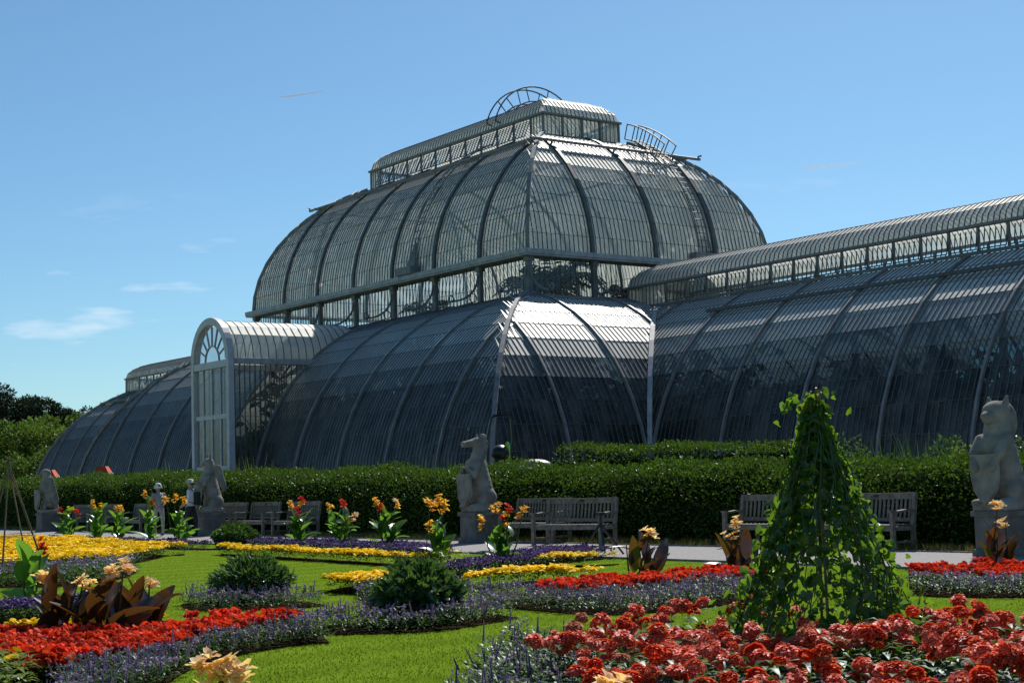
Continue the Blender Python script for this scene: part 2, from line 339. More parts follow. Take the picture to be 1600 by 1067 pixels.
class Glaze:
    "collects the glazing of one part of the house"
    def __init__(s, name, glass='glass'):
        s.part = empty(name); s.part.parent = house; s.panes = MB(); s.bars = MB(); s.lines = MB(); s.glass = glass
    def face(s, Mf, prof, s0, s1, w, bays, nrm, ribw=.10, single=False, skip=None, ribs=True, barw=.028, rib_mat='iron', lines=True, open_rows=()):
        smin = min(s0(i) for i, z in prof); smax = max(s1(i) for i, z in prof)
        j0 = int(math.floor((smin - bays[0]) / w - 1e-6)); j1 = int(math.ceil((smax - bays[0]) / w + 1e-6))
        side = np.array(Mf(1, 0, 0)) - np.array(Mf(0, 0, 0))
        g = .012
        for k in range(len(prof) - 1):
            if k in open_rows: continue
            (ia, za), (ib, zb) = prof[k], prof[k + 1]
            for j in range(j0, j1):
                a = bays[0] + j * w + g; b = bays[0] + (j + 1) * w - g
                la, ha, lb, hb = max(a, s0(ia)), min(b, s1(ia)), max(a, s0(ib)), min(b, s1(ib))
                if ha <= la and hb <= lb: continue
                if ha < la: la = ha = min(max(a, s0(ia)), b) if abs(s0(ia) - a) < abs(s1(ia) - a) else min(b, max(a, s1(ia)))
                if hb < lb: lb = hb = min(max(a, s0(ib)), b) if abs(s0(ib) - a) < abs(s1(ib) - a) else min(b, max(a, s1(ib)))
                if skip and skip((a + b) / 2, ia, za): continue
                # laps: the lower edge of each pane stands a little proud
                o = .006
                P = [np.array(Mf(la, ia - o, za)), np.array(Mf(ha, ia - o, za)), np.array(Mf(hb, ib, zb)), np.array(Mf(lb, ib, zb))]
                fs = [0, 1, 2, 3]
                if hb - lb < 1e-3: P = P[:3]; fs = fs[:3]
                elif ha - la < 1e-3: P = [P[0], P[2], P[3]]; fs = fs[:3]
                nn = np.cross(P[1] - P[0], P[2] - P[0])
                if nn @ np.array(nrm(ia)) < 0: fs = fs[::-1]
                if single and len(PANE_OBJS) < 300:
                    q = MB(); q.add(P, [tuple(fs)]); PANE_OBJS.append(q.build('pane', M[s.glass], s.part))
                else: s.panes.add(P, [tuple(fs)])
        fine = []
        for k in range(len(prof) - 1):
            for q in range(2):
                t = q / 2; fine.append(tuple(np.array(prof[k]) * (1 - t) + np.array(prof[k + 1]) * t))
        fine.append(prof[-1])
        for j in range(j0, j1 + 1):
            sj = bays[0] + j * w
            if any(abs(sj - b) < .02 for b in bays) and ribs: continue
            run = [(i, z) for i, z in fine if s0(i) - 1e-3 <= sj <= s1(i) + 1e-3 and not (skip and skip(sj, i, z))]
            if len(run) < 2: continue
            s.bars.bar([Mf(sj, i - .012, z) for i, z in run], barw, .035, side=side)
        if lines:
            for i, z in prof[1:-1]:
                a, b = s0(i), s1(i)
                if b - a < .1: continue
                if skip:
                    segs = []; cur = None; N = 120
                    for q in range(N + 1):
                        sq = a + (b - a) * q / N
                        if skip(sq, i, z): cur = None
                        elif cur is None: cur = [sq, sq]; segs.append(cur)
                        else: cur[1] = sq
                else: segs = [(a, b)]
                for a, b in segs: s.lines.bar([Mf(a, i - .02, z), Mf(b, i - .02, z)], .016, .016)
        if ribs:
            for b in bays:
                run = [(i, z) for i, z in fine if s0(i) - .02 <= b <= s1(i) + .02 and not (skip and skip(b, i, z))]
                if len(run) < 3: continue
                # extend to the exact mitre
                MB().bar([Mf(b, i - .05, z) for i, z in run], ribw, .14, side=side).build('rib', M[rib_mat], s.part)
    def done(s):
        if s.panes.f: s.panes.build('panes', M[s.glass], s.part, kind='stuff')
        if s.bars.f: s.bars.build('glazing_bars', M['iron_dark'], s.part, kind='stuff')
        if s.lines.f: s.lines.build('glazing_rails', M['iron_dark'], s.part, kind='stuff')
        return s.part

def seq(a, n, d=B): return [a + d * k for k in range(n)]
PW = B / 15
lp = lower_profile(7.35, 12)
def in_porch(x, i, z): return abs(x) < 1.85 and (i < 3.2)
# ---- aisle roof round the centre
g = Glaze('aisle_roof')
# end face beside the right wing first: its panes show largest
for sx, sy in ((1, -1), (1, 1), (-1, -1), (-1, 1)):
    g.face(lambda s_, i, z, sx=sx, sy=sy: (sx * (X1 - i), -sy * s_, z), lp, lambda i: -Y1 + i, lambda i: min(-WY + i, -2.05), PW, seq(-Y1, 4),
           lambda i, sx=sx: (sx * (9.3 - i), 0, 3), single=(sx == 1 and sy == -1))
for sy in (-1, 1):
    g.face(lambda s_, i, z, sy=sy: (s_, sy * (Y1 - i), z), lp, lambda i: -X1 + i, lambda i: X1 - i, PW, seq(-X1, 12), lambda i, sy=sy: (0, sy * (9.3 - i), 3),
           skip=(in_porch if sy < 0 else None))
hb = []
for sx in (-1, 1):
    for sy in (-1, 1):
        MB().bar([(sx * (X1 - i + .05), sy * (Y1 - i + .05), z + .03) for i, z in lp], .17, .16, side=(sx * .707, -sy * .707, 0)).build('hip_rib', M['iron'], g.part)
        vb = MB(); vb.bar([(sx * (X1 - i + .03), sy * (WY - i + .03), z + .06) for i, z in lp if i < 5.6], .20, .10, side=(sx * .707, -sy * .707, 0))
        vb.build('valley_gutter', M['iron_pale'], g.part)
for sy in (-1, 1):
    if sy > 0: MB().box((-X1 - .1, sy * Y1 - .2, 0), (X1 + .1, sy * Y1 + .15, .42)).build('stone_base', M['plinth_stone'], g.part)
    else:
        for a, b in ((-X1 - .1, -2.07), (2.07, X1 + .1)): MB().box((a, sy * Y1 - .2, 0), (b, sy * Y1 + .15, .42)).build('stone_base', M['plinth_stone'], g.part)
for sx in (-1, 1):
    for sy in (-1, 1): MB().box((min(sx * X1 - .2, sx * X1 + .15), min(sy * WY, sy * (Y1 - .16)), 0), (max(sx * X1 - .2, sx * X1 + .15), max(sy * WY, sy * (Y1 - .16)), .418)).build('stone_base', M['plinth_stone'], g.part)
g.done()

# ---- wings
wp = lower_profile(5.6, 10)
for sx in (1, -1):
    g = Glaze('wing_roof')
    for sy in (-1, 1):
        g.face(lambda s_, i, z, sx=sx, sy=sy: (sx * s_, sy * (WY - i), z), wp, lambda i: X1 - i, lambda i: XW - i, PW, seq(X1 - 2 * B, 11), lambda i, sy=sy: (0, sy * (9.3 - i), 3))
        MB().bar([(sx * (XW - i + .05), sy * (WY - i + .05), z + .03) for i, z in wp], .16, .16, side=(sx * .707, -sy * .707, 0)).build('hip_rib', M['iron'], g.part)
        # opening rail a little below the lantern
        iv = 4.05; zv = .36 + math.sqrt(9.3 ** 2 - (9.3 - iv) ** 2)
        MB().bar([(sx * (X1 - .6), sy * (WY - iv + .09), zv + .10), (sx * (XW - iv), sy * (WY - iv + .09), zv + .10)], .17, .13).build('ventilator_rail', M['iron_dark'], g.part)
    g.face(lambda s_, i, z, sx=sx: (sx * (XW - i), s_, z), wp, lambda i: -WY + i, lambda i: WY - i, PW, seq(-WY, 5), lambda i, sx=sx: (sx * (9.3 - i), 0, 3))
    pb = MB()
    for sy in (-1, 1): MB().box((min(sx * (X1 + .16), sx * (XW + .1)), sy * WY - .18, 0), (max(sx * (X1 + .16), sx * (XW + .1)), sy * WY + .14, .40)).build('stone_base', M['plinth_stone'], g.part)
    pb.box((min(sx * (XW - .15), sx * (XW + .14)), -WY + .16, 0), (max(sx * (XW - .15), sx * (XW + .14)), WY - .16, .398)); pb.build('stone_base', M['plinth_stone'], g.part)
    g.done()

# ---- lanterns (raised ridge ventilators)
def lantern(name, x0, x1, hw, zb, ze, zr, vent, tilt, hip0=True, hip1=True, endlen=1.0):
    g = Glaze(name, 'glass_frost'); g2 = Glaze(name + '_roof', 'glass_dome')
    wall = [(0, zb), (0, ze)]
    w = .25
    for sy in (-1, 1):
        for a, b in ((x0, x0 + endlen), (x1 - endlen, x1)):
            g.face(lambda s_, i, z, sy=sy: (s_, sy * (hw - i), z), wall, lambda i, a=a: a, lambda i, b=b: b, w, [a], lambda i, sy=sy: (0, sy, 0), ribs=False)
        n = max(1, round((x1 - x0 - 2 * endlen) / vent)); vw = (x1 - x0 - 2 * endlen) / n
        for k in range(n + 1):
            x = x0 + endlen + k * vw
            MB().box((x - .045, sy * hw - .045, zb), (x + .045, sy * hw + .045, ze)).build('post', M['iron'], g.part)
            if k == n: break
            h = ze - zb - .16; dy = math.sin(tilt) * h; dz = math.cos(tilt) * h
            vb = MB(); zt = ze - .10; yt = sy * (hw + .0); yb = sy * (hw + dy)
            m_ = 5; pw = (vw - .1) / m_
            for q in range(m_):
                xa = x + .05 + q * pw + .01; xb = xa + pw - .02
                P = [(xa, yb, zt - dz), (xb, yb, zt - dz), (xb, yt, zt), (xa, yt, zt)]
                vb.add(P, [(0, 1, 2, 3) if sy < 0 else (3, 2, 1, 0)], 0)
            for q in range(m_ + 1):
                xa = x + .05 + q * pw; vb.bar([(xa, yb, zt - dz), (xa, yt, zt)], .03, .035, side=(1, 0, 0), mi=1)
            vb.bar([(x + .05, yb, zt - dz), (x + vw - .05, yb, zt - dz)], .04, .04, mi=1)
            vb.build('vent', [M['glass_clear'], M['iron_dark']], g.part)
    for sx, xx, hip in ((-1, x0, hip0), (1, x1, hip1)):
        if not hip: continue
        g.face(lambda s_, i, z, xx=xx: (xx, s_, z), wall, lambda i: -hw, lambda i: hw, w, [-hw], lambda i, sx=sx: (sx, 0, 0), ribs=False)
        for q in range(5):
            y = -hw + 2 * hw * q / 4
            MB().box((xx - .05, y - .05, zb), (xx + .05, y + .05, ze)).build('post', M['iron'], g.part)
    rows = 5
    rp = [(hw * (1 - math.cos(PI / 2 * k / rows)) * 1.0, ze + .10 + (zr - ze - .10) * math.sin(PI / 2 * k / rows)) for k in range(rows + 1)]
    o0 = (lambda i: x0 + i) if hip0 else (lambda i: x0)
    o1 = (lambda i: x1 - i) if hip1 else (lambda i: x1)
    for sy in (-1, 1):
        g2.face(lambda s_, i, z, sy=sy: (s_, sy * (hw + .05 - i), z), rp, o0, o1, w, [x0], lambda i, sy=sy: (0, sy, 1.), ribs=False, lines=False)
    for sx, xx, hip in ((-1, x0, hip0), (1, x1, hip1)):
        if hip: g2.face(lambda s_, i, z, xx=xx, sx=sx: (xx - sx * (i - .05), s_, z), rp, lambda i: -hw + i, lambda i: hw - i, w, [-hw], lambda i, sx=sx: (sx, 0, 1.), ribs=False, lines=False)
    for z, e, h in ((zb - .04, .06, .12), (ze + .05, .13, .10)):
        bm_ = MB()
        for sy in (-1, 1): bm_.box((x0 - e, sy * hw - e, z - h / 2), (x1 + e, sy * hw + e, z + h / 2))
        for xx in (x0, x1): bm_.box((xx - e * .98, -hw + e, z - h / 2 + .002), (xx + e * .98, hw - e, z + h / 2 - .002))
        bm_.build('lantern_gutter' if e > .1 else 'lantern_sill', M['iron'], g.part)
    MB().bar([(x0 + (hw if hip0 else 0), 0, zr + .02), (x1 - (hw if hip1 else 0), 0, zr + .02)], .1, .07).build('ridge', M['iron_dark'], g2.part)
    g.done(); g2.done()
lantern('dome_lantern', -8.3, 8.0, 2.4, 18.10, 19.18, 20.52, 1.43, math.radians(24))
lantern('wing_lantern', 13.45, 45.6, 2.0, 9.02, 9.9, 11.08, 1.27, math.radians(9), hip0=True, endlen=2.6)
lantern('wing_lantern', -45.6, -13.45, 2.0, 9.02, 9.9, 11.08, 1.27, math.radians(9), hip1=True, endlen=2.6)

# ---- upper dome
g = Glaze('dome_roof', 'glass_dome')
up = upper_profile(5.05, 9)
for sy in (-1, 1):
    g.face(lambda s_, i, z, sy=sy: (s_, sy * (WY - i), z), up, lambda i: -XU + i, lambda i: XU - i, PW, seq(-XU, 8), lambda i, sy=sy: (0, sy * (8 - i), 3), rib_mat='iron_dark', ribw=.20)
for sx in (-1, 1):
    g.face(lambda s_, i, z, sx=sx: (sx * (XU - i), s_, z), up, lambda i: -WY + i, lambda i: WY - i, PW, seq(-WY, 5), lambda i, sx=sx: (sx * (8 - i), 0, 3), rib_mat='iron_dark', ribw=.20)
    for sy in (-1, 1):
        MB().bar([(sx * (XU - i + .05), sy * (WY - i + .05), z + .03) for i, z in up], .16, .16, side=(sx * .707, -sy * .707, 0)).build('hip_rib', M['iron'], g.part)
i1, z1 = up[-1]
# flat strip closing the dome up to its lantern
g.face(lambda s_, i, z: (s_, -(WY - i), z), [(i1, z1), (5.30, 18.02)], lambda i: -XU + i, lambda i: XU - i, PW, [-XU], lambda i: (0, -1, 3), ribs=False)
g.face(lambda s_, i, z: (s_, (WY - i), z), [(i1, z1), (5.30, 18.02)], lambda i: -XU + i, lambda i: XU - i, PW, [-XU], lambda i: (0, 1, 3), ribs=False)
for sx in (-1, 1):
    g.face(lambda s_, i, z, sx=sx: (sx * (XU - i), s_, z), [(i1, z1), (5.30, 18.02)], lambda i: -WY + i, lambda i: WY - i, PW, [-WY], lambda i, sx=sx: (sx, 0, 3), ribs=False)
# pipe rails on stand-offs, projecting past the corners
ir = 3.05; zr_ = UZ + math.sqrt(UR ** 2 - (UC - ir) ** 2)
for sy in (-1, 1):
    y = sy * (WY - ir + .2); x0, x1 = -11.3, 10.5
    MB().tube([(x0, y, zr_ + .16), (x1, y, zr_ + .16)], .075, 8).build('pipe_rail', M['iron'], g.part)
    MB().tube([(x0, y, zr_ + .12), (x0, y, zr_ + .30), (x0 - .1, y, zr_ + .34)], .05).build('rail_stop', M['iron_dark'], g.part)
    for k in range(8):
        x = -XU + B * k
        if abs(x) < 10: MB().tube([(x, y, zr_ + .16), (x, y - sy * .1, zr_ - .04)], .06).build('rail_bracket', M['iron'], g.part)
for sx in (-1, 1):
    x = sx * (XU - ir + .2)
    MB().tube([(x, -4.9, zr_ + .16), (x, 5.6, zr_ + .16)], .075, 8).build('pipe_rail', M['iron'], g.part)
    MB().tube([(x, 5.5, zr_ + .12), (x, 5.5, zr_ + .30), (x, 5.7, zr_ + .36)], .05).build('rail_stop', M['iron_dark'], g.part)
    for k in range(5):
        y = -WY + B * k
        if abs(y) < 4.5: MB().tube([(x, y, zr_ + .16), (x - sx * .1, y, zr_ - .04)], .06).build('rail_bracket', M['iron'], g.part)
g.done()

# ---- clerestory and gallery gutter
g = Glaze('clerestory', 'glass_clear')
XC, YC = 13.10, 7.38
cp = [(0, 9.42), (0, 10.15), (0, 11.16)]
for sy in (-1, 1):
    g.face(lambda s_, i, z, sy=sy: (s_, sy * YC, z), cp, lambda i: -XC, lambda i: XC, B / 13, [-XC], lambda i, sy=sy: (0, sy, 0), ribs=False, barw=.03)
for sx in (-1, 1):
    g.face(lambda s_, i, z, sx=sx: (sx * XC, s_, z), cp, lambda i: -YC, lambda i: YC, B / 13, [-YC], lambda i, sx=sx: (sx, 0, 0), ribs=False, barw=.03, skip=lambda s_, i, z: abs(s_) < 1.9)
def column(x, y, ox, oy):
    c = MB(); c.box((x - .11, y - .11, 9.3), (x + .11, y + .11, 11.16)); c.box((x - .19, y - .19, 9.3), (x + .19, y + .19, 9.52)); c.box((x - .17, y - .17, 10.95), (x + .17, y + .17, 11.158))
    c.build('column', M['iron'], g.part)
    for o in ((ox, 0), (0, oy)):
        if o == (0, 0): continue
        pts = []
        for k in range(11):
            a = k / 10 * PI / 2; r = 1.5
            pts.append((x + o[0] * (.12 + r * (1 - math.cos(a))), y + o[1] * (.12 + r * (1 - math.cos(a))), 9.52 + 1.25 * (1 - math.sin(a))))
        bk = MB(); bk.bar(pts, .05, .09, side=(abs(o[1]), abs(o[0]), 0))
        ring = [(x + o[0] * (.42 + .2 * math.cos(q)), y + o[1] * (.42 + .2 * math.cos(q)), 9.72 + .2 * math.sin(q)) for q in np.linspace(0, 2 * PI, 13)]
        bk.bar(ring, .04, .04, side=(abs(o[1]), abs(o[0]), 0))
        ring = [(x + o[0] * (1.62 + .13 * math.cos(q)), y + o[1] * (1.62 + .13 * math.cos(q)), 9.62 + .15 * math.sin(q)) for q in np.linspace(0, 2 * PI, 11)]
        bk.bar(ring, .05, .05, side=(abs(o[1]), abs(o[0]), 0))
        bk.build('scroll_bracket', M['iron'], g.part)
for k in range(8):
    for sy in (-1, 1):
        x = -XC + 2 * XC * k / 7; column(x, sy * YC, (1 if k == 7 else -1 if k == 0 else 0), sy)
for k in range(1, 4):
    for sx in (-1, 1):
        if k != 2: column(sx * XC, -YC + 2 * YC * k / 4, sx, 0)
gt = MB()
o_ = .45
for sy in (-1, 1):
    gt.box((-XC - o_, sy * (YC + o_) - (.95 if sy > 0 else 0), 11.16), (XC + o_, sy * (YC + o_) + (.95 if sy < 0 else 0), 11.24))
    gt.box((-XC - o_, sy * (YC + o_) - .05, 11.242), (XC + o_, sy * (YC + o_) + .05, 11.46))
for sx in (-1, 1):
    gt.box((min(sx * (XC + o_), sx * (XC - .5)), -YC + .5, 11.162), (max(sx * (XC + o_), sx * (XC - .5)), YC - .5, 11.238))
    gt.box((sx * (XC + o_) - .05, -YC - o_ + .05, 11.244), (sx * (XC + o_) + .05, YC + o_ - .05, 11.458))
gt.build('gallery_gutter', M['iron_pale'], g.part)
sb = MB()
for sy in (-1, 1): sb.box((-XC - .25, sy * YC - .22, 9.22), (XC + .25, sy * YC + .22, 9.40))
for sx in (-1, 1): sb.box((sx * XC - .22, -YC + .22, 9.222), (sx * XC + .22, YC - .22, 9.398))
sb.build('clerestory_sill', M['iron_dark'], g.part)
g.done()

# ---- maintenance ladders, hoops and winches
lad = empty('maintenance_gear'); lad.parent = house
def curve_ladder(pf, width_dir, halfw, name='ladder'):
    b = MB(); w = np.array(width_dir, float) * halfw
    pts = [np.array(p) for p in pf]
    for s_ in (-1, 1): b.tube([p + s_ * w for p in pts], .035, 5)
    acc = 0
    for k in range(1, len(pts)):
        acc += np.linalg.norm(pts[k] - pts[k - 1])
        if acc > .33: b.tube([pts[k] - w, pts[k] + w], .025, 4); acc = 0
    return b.build(name, M['iron'], lad)
ua = [(UC - UR * math.cos(a), UZ + UR * math.sin(a), a) for a in np.linspace(.12, 1.2, 46)]
curve_ladder([(4.2, -(WY - i) - .28 * math.cos(a), z + .28 * math.sin(a)) for i, z, a in ua], (1, 0, 0), .3)
curve_ladder([(XU - i + .28 * math.cos(a), 2.9, z + .28 * math.sin(a)) for i, z, a in ua], (0, 1, 0), .3)
def hoops(center, rad, a0, a1, axis, off, name):
    b = MB()
    for o in (-off, off):
        for r in (rad, rad - .75):
            pts = []
            for a in np.linspace(a0, a1, 22):
                c = math.cos(a) * r; z = math.sin(a) * r
                pts.append((center[0] + o, center[1] + c, center[2] + z) if axis == 'y' else (center[0] + c, center[1] + o, center[2] + z))
            b.tube(pts, .04, 5)
        for a in np.linspace(a0, a1, 6):
            P = [(center[0] + o, center[1] + math.cos(a) * r, center[2] + math.sin(a) * r) if axis == 'y' else (center[0] + math.cos(a) * r, center[1] + o, center[2] + math.sin(a) * r) for r in (rad - .75, rad)]
            b.tube(P, .03, 5)
    return b.build(name, M['iron_dark'], lad)
hoops((4.1, 0, 18.75), 2.85, .28, PI - .28, 'y', .38, 'lantern_hoop')
hoops((XU - UC, 2.9, UZ), UR + 1.0, .86, 1.24, 'x', .38, 'dome_hoop')
wb = MB(); wb.box((3.0, -8.0, 11.48), (4.4, -7.2, 11.85)); wb.add([(3.5, -7.7, 11.85), (4.3, -7.7, 11.85), (4.3, -7.2, 11.85), (3.5, -7.2, 11.85), (3.9, -7.3, 13.2)], [(0, 1, 4), (1, 2, 4), (2, 3, 4), (3, 0, 4)]); wb.build('winch', M['iron'], lad)
wb = MB(); wb.box((13.0, 2.2, 11.48), (13.6, 4.2, 11.9)); wb.add([(12.6, 3.2, 11.9), (13.2, 3.2, 11.9), (13.2, 4.0, 11.9), (12.6, 4.0, 11.9), (12.6, 3.6, 13.2)], [(0, 1, 4), (1, 2, 4), (2, 3, 4), (3, 0, 4)]); wb.build('winch', M['iron'], lad)

# ---- porch
g = Glaze('porch', 'glass_clear')
yf, zs, hwp = -16.36, 7.30, 1.905
rp = [(hwp * (1 - math.cos(PI / 2 * k / 5)), zs + .12 + (hwp + .0) * math.sin(PI / 2 * k / 5)) for k in range(6)]
gr = Glaze('porch_roof', 'glass_dome')
for sx in (-1, 1):
    gr.face(lambda s_, i, z, sx=sx: (sx * (hwp - i), s_, z), rp, lambda i: yf, lambda i: -9.4, .40, [yf], lambda i, sx=sx: (sx, 0, .6), ribs=False, lines=False)
    sp = [(0, .3), (0, 1.9), (0, 3.3), (0, 4.7), (0, 6.0), (0, zs - .12)]
    g.face(lambda s_, i, z, sx=sx: (sx * hwp, s_, z), sp, lambda i: yf + .2, lambda i: -11.4, .27, [yf + .2], lambda i, sx=sx: (sx, 0, 0), ribs=False, barw=.04)
    MB().box((sx * hwp - .1, yf + .17, zs - .16), (sx * hwp + .1, -11.6, zs + .10)).build('eaves_beam', M['iron_pale'], g.part)
    MB().box((sx * hwp - .13, yf - .14, 0), (sx * hwp + .13, yf + .14, zs + .1)).build('pilaster', M['iron_white'], g.part)
ar = MB(); N = 20
for k in range(N):
    a0, a1 = PI * k / N, PI * (k + 1) / N
    vs_ = []
    for a in (a0, a1):
        for r in (hwp - .20, hwp + .13):
            for y in (yf - .16, yf + .16): vs_.append((r * math.cos(a), y, zs + .1 + r * math.sin(a)))
    ar.add(vs_, [(0, 2, 6, 4), (1, 5, 7, 3), (2, 3, 7, 6), (0, 4, 5, 1)])
ar.build('arch', M['iron_white'], g.part)
MB().box((-hwp + .16, yf - .12, zs - .28), (hwp - .16, yf + .12, zs + .05)).build('transom', M['iron_white'], g.part)
fan = MB()
for k in range(1, 8):
    a = PI * k / 8; fan.bar([(.75 * math.cos(a), yf, zs + .05 + .75 * math.sin(a)), (1.68 * math.cos(a), yf, zs + .1 + 1.68 * math.sin(a))], .045, .05, side=(-math.sin(a), 0, math.cos(a)))
fan.bar([(.75 * math.cos(a), yf, zs + .05 + .75 * math.sin(a)) for a in np.linspace(0, PI, 17)], .05, .05, side=(0, 1, 0))
fan.build('fanlight_bars', M['iron_white'], g.part)
fg = MB()
arcp = [(1.66 * math.cos(a), yf + .02, zs + .05 + 1.66 * math.sin(a)) for a in np.linspace(0, PI, 17)]
fg.add([(0, yf + .02, zs + .05)] + arcp, [(0, k + 2, k + 1) for k in range(16)]); fg.build('fanlight', M['glass_clear'], g.part)
xs = [-hwp + .16, -.93, 0, .93, hwp - .16]
for k in range(1, 4): MB().box((xs[k] - .045, yf - .05, 0), (xs[k] + .045, yf + .05, zs - .28)).build('mullion', M['iron_white'], g.part)
for z in (2.35, 4.75): MB().box((-hwp + .16, yf - .045, z - .10), (hwp - .16, yf + .045, z + .10)).build('cross_rail', M['iron_white'], g.part)
for k in range(4):
    for a, b in ((.15, 2.25), (2.45, 4.65), (4.85, zs - .28)):
        if a < 1 and k == 2: continue      # the door stands open here
        MB().quad((xs[k] + .05, yf, a), (xs[k + 1] - .05, yf, a), (xs[k + 1] - .05, yf, b), (xs[k] + .05, yf, b)).build('pane', M['glass_clear'], g.part)
dr = MB(); dr.box((0.93, yf - .95, .05), (.98, yf - .03, 2.25)); dr.build('door', M['iron_white'], g.part)
g.done(); gr.done()

# ================================================================== PLANT KIT
def unit(v): v = np.array(v, float); return v / (np.linalg.norm(v) + 1e-9)
class TP:
    "triangle template: vertices, triangles, material index per triangle"
    def __init__(s): s.V = []; s.F = []; s.Mi = []
    def tri(s, a, b, c, mi):
        k = len(s.V); s.V += [a, b, c]; s.F.append((k, k + 1, k + 2)); s.Mi.append(mi)
    def fan(s, pts, mi):
        k = len(s.V); s.V += list(pts)
        for j in range(1, len(pts) - 1): s.F.append((k, k + j, k + j + 1)); s.Mi.append(mi)
    def leaf(s, base, d, n, L_, w, mi, bend=.25):
        base = np.array(base, float); d = unit(d); sd = unit(np.cross(d, n)); up = np.cross(sd, d)
        k = len(s.V)
        s.V += [base, base + d * L_ * .5 + sd * w / 2 + up * L_ * .06, base + d * L_ * .5 - sd * w / 2 + up * L_ * .06, base + d * L_ * .55 - up * 0, base + d * L_ - up * L_ * bend]
        for f in ((0, 1, 3), (0, 3, 2), (1, 4, 3), (3, 4, 2)): s.F.append(tuple(k + q for q in f)); s.Mi.append(mi)
    def disc(s, c, n, r, mi, k=6, dome=.25):
        c = np.array(c, float); n = unit(n); a = unit(np.cross(n, (0.3, 1, .2))); b = np.cross(n, a)
        pts = [c + n * r * dome] + [c + r * (a * math.cos(2 * PI * j / k) + b * math.sin(2 * PI * j / k)) for j in range(k)]
        k0 = len(s.V); s.V += pts
        for j in range(k): s.F.append((k0, k0 + 1 + j, k0 + 1 + (j + 1) % k)); s.Mi.append(mi)
    def arr(s): return np.array(s.V, float), np.array(s.F, int), np.array(s.Mi, int)

def scatter(name, temps, pos, scale, mats, rz=None, tilt=.12, parent=None, **kw):
    "one joined mesh of many small plants, each turned, tilted and scaled on its own"
    pos = np.asarray(pos, float); n = len(pos)
    if n == 0: return None
    T = RNG.integers(0, len(temps), n); rz = RNG.uniform(0, 2 * PI, n) if rz is None else rz
    tx = RNG.normal(0, tilt, n); ty = RNG.normal(0, tilt, n)
    Vs, Fs, Ms = [], [], []; off = 0
    for t, (V, F, Mi) in enumerate(temps):
        idx = np.nonzero(T == t)[0]
        if len(idx) == 0: continue
        c, s_ = np.cos(rz[idx])[:, None], np.sin(rz[idx])[:, None]
        X = V[None, :, 0] * c - V[None, :, 1] * s_; Y = V[None, :, 0] * s_ + V[None, :, 1] * c; Z = np.repeat(V[None, :, 2], len(idx), 0)
        X = X + Z * tx[idx][:, None]; Y = Y + Z * ty[idx][:, None]
        W = np.stack([X, Y, Z], -1) * np.asarray(scale)[idx][:, None, None] + pos[idx][:, None, :]
        Vs.append(W.reshape(-1, 3)); k = len(V)
        Fs.append((F[None] + (np.arange(len(idx)) * k)[:, None, None]).reshape(-1, 3) + off); Ms.append(np.tile(Mi, len(idx))); off += k * len(idx)
    me = np_mesh(name, np.concatenate(Vs), np.concatenate(Fs), mats, np.concatenate(Ms))
    o = bpy.data.objects.new(name, me); link(o, parent); return tag(o, **kw)

R = random.Random(11)
def rdir(up=.4): 
    a = R.uniform(0, 2 * PI); return np.array([math.cos(a), math.sin(a), R.uniform(up - .35, up + .5)])
def t_bed(h, nleaf, llen, lw, nfl, fl):
    "a bushy bedding plant; fl(t, x, y, z) adds one flower"
    t = TP()
    for k in range(nleaf):
        z = h * (R.random() ** .8) * .92; a = R.uniform(0, 2 * PI); rr = h * .28 * R.random() + .01
        d = np.array([math.cos(a), math.sin(a), R.uniform(-.1, .9)])
        t.leaf((rr * math.cos(a), rr * math.sin(a), z), d, (0, 0, 1), llen * R.uniform(.7, 1.25), lw * R.uniform(.7, 1.2), 0)
    for k in range(nfl):
        a = R.uniform(0, 2 * PI); rr = h * .5 * math.sqrt(R.random()); fl(t, rr * math.cos(a), rr * math.sin(a), h * R.uniform(.82, 1.08))
    return t.arr()
def f_daisy(t, x, y, z): t.disc((x, y, z), (R.uniform(-.6, .6), R.uniform(-.6, .6), 1), R.uniform(.024, .036), 1, 7, .15)
def f_puff(t, x, y, z):
    for q in range(5): t.disc((x + R.gauss(0, .018), y + R.gauss(0, .018), z + R.gauss(0, .010)), rdir(.9), R.uniform(.012, .022), 1, 5, .5)
def f_small(t, x, y, z):
    for q in range(5): t.disc((x + R.gauss(0, .016), y + R.gauss(0, .016), z + R.gauss(0, .010)), rdir(.9), R.uniform(.007, .014), 1, 5, .5)
def f_head(t, x, y, z):
    for q in range(8): t.disc((x + R.gauss(0, .024), y + R.gauss(0, .024), z + R.gauss(0, .014)), rdir(.7), R.uniform(.018, .032), 1, 5, .4)
def f_spike(t, x, y, z):
    L_ = R.uniform(.05, .14); dx, dy = R.gauss(0, .12), R.gauss(0, .12)
    for q in range(9):
        f = q / 9; c = (x + dx * f * L_, y + dy * f * L_, z - .06 + L_ * f)
        a = R.uniform(0, 2 * PI); w = .012 * (1 - .6 * f)
        t.tri((c[0] + w * math.cos(a), c[1] + w * math.sin(a), c[2]), (c[0] - w * math.cos(a), c[1] - w * math.sin(a), c[2] + .006), (c[0] + w * .3, c[1], c[2] + .034), 1)
        a += 1.6
        t.tri((c[0] + w * math.cos(a), c[1] + w * math.sin(a), c[2]), (c[0] - w * math.cos(a), c[1] - w * math.sin(a), c[2] + .006), (c[0], c[1] + w * .3, c[2] + .034), 1)
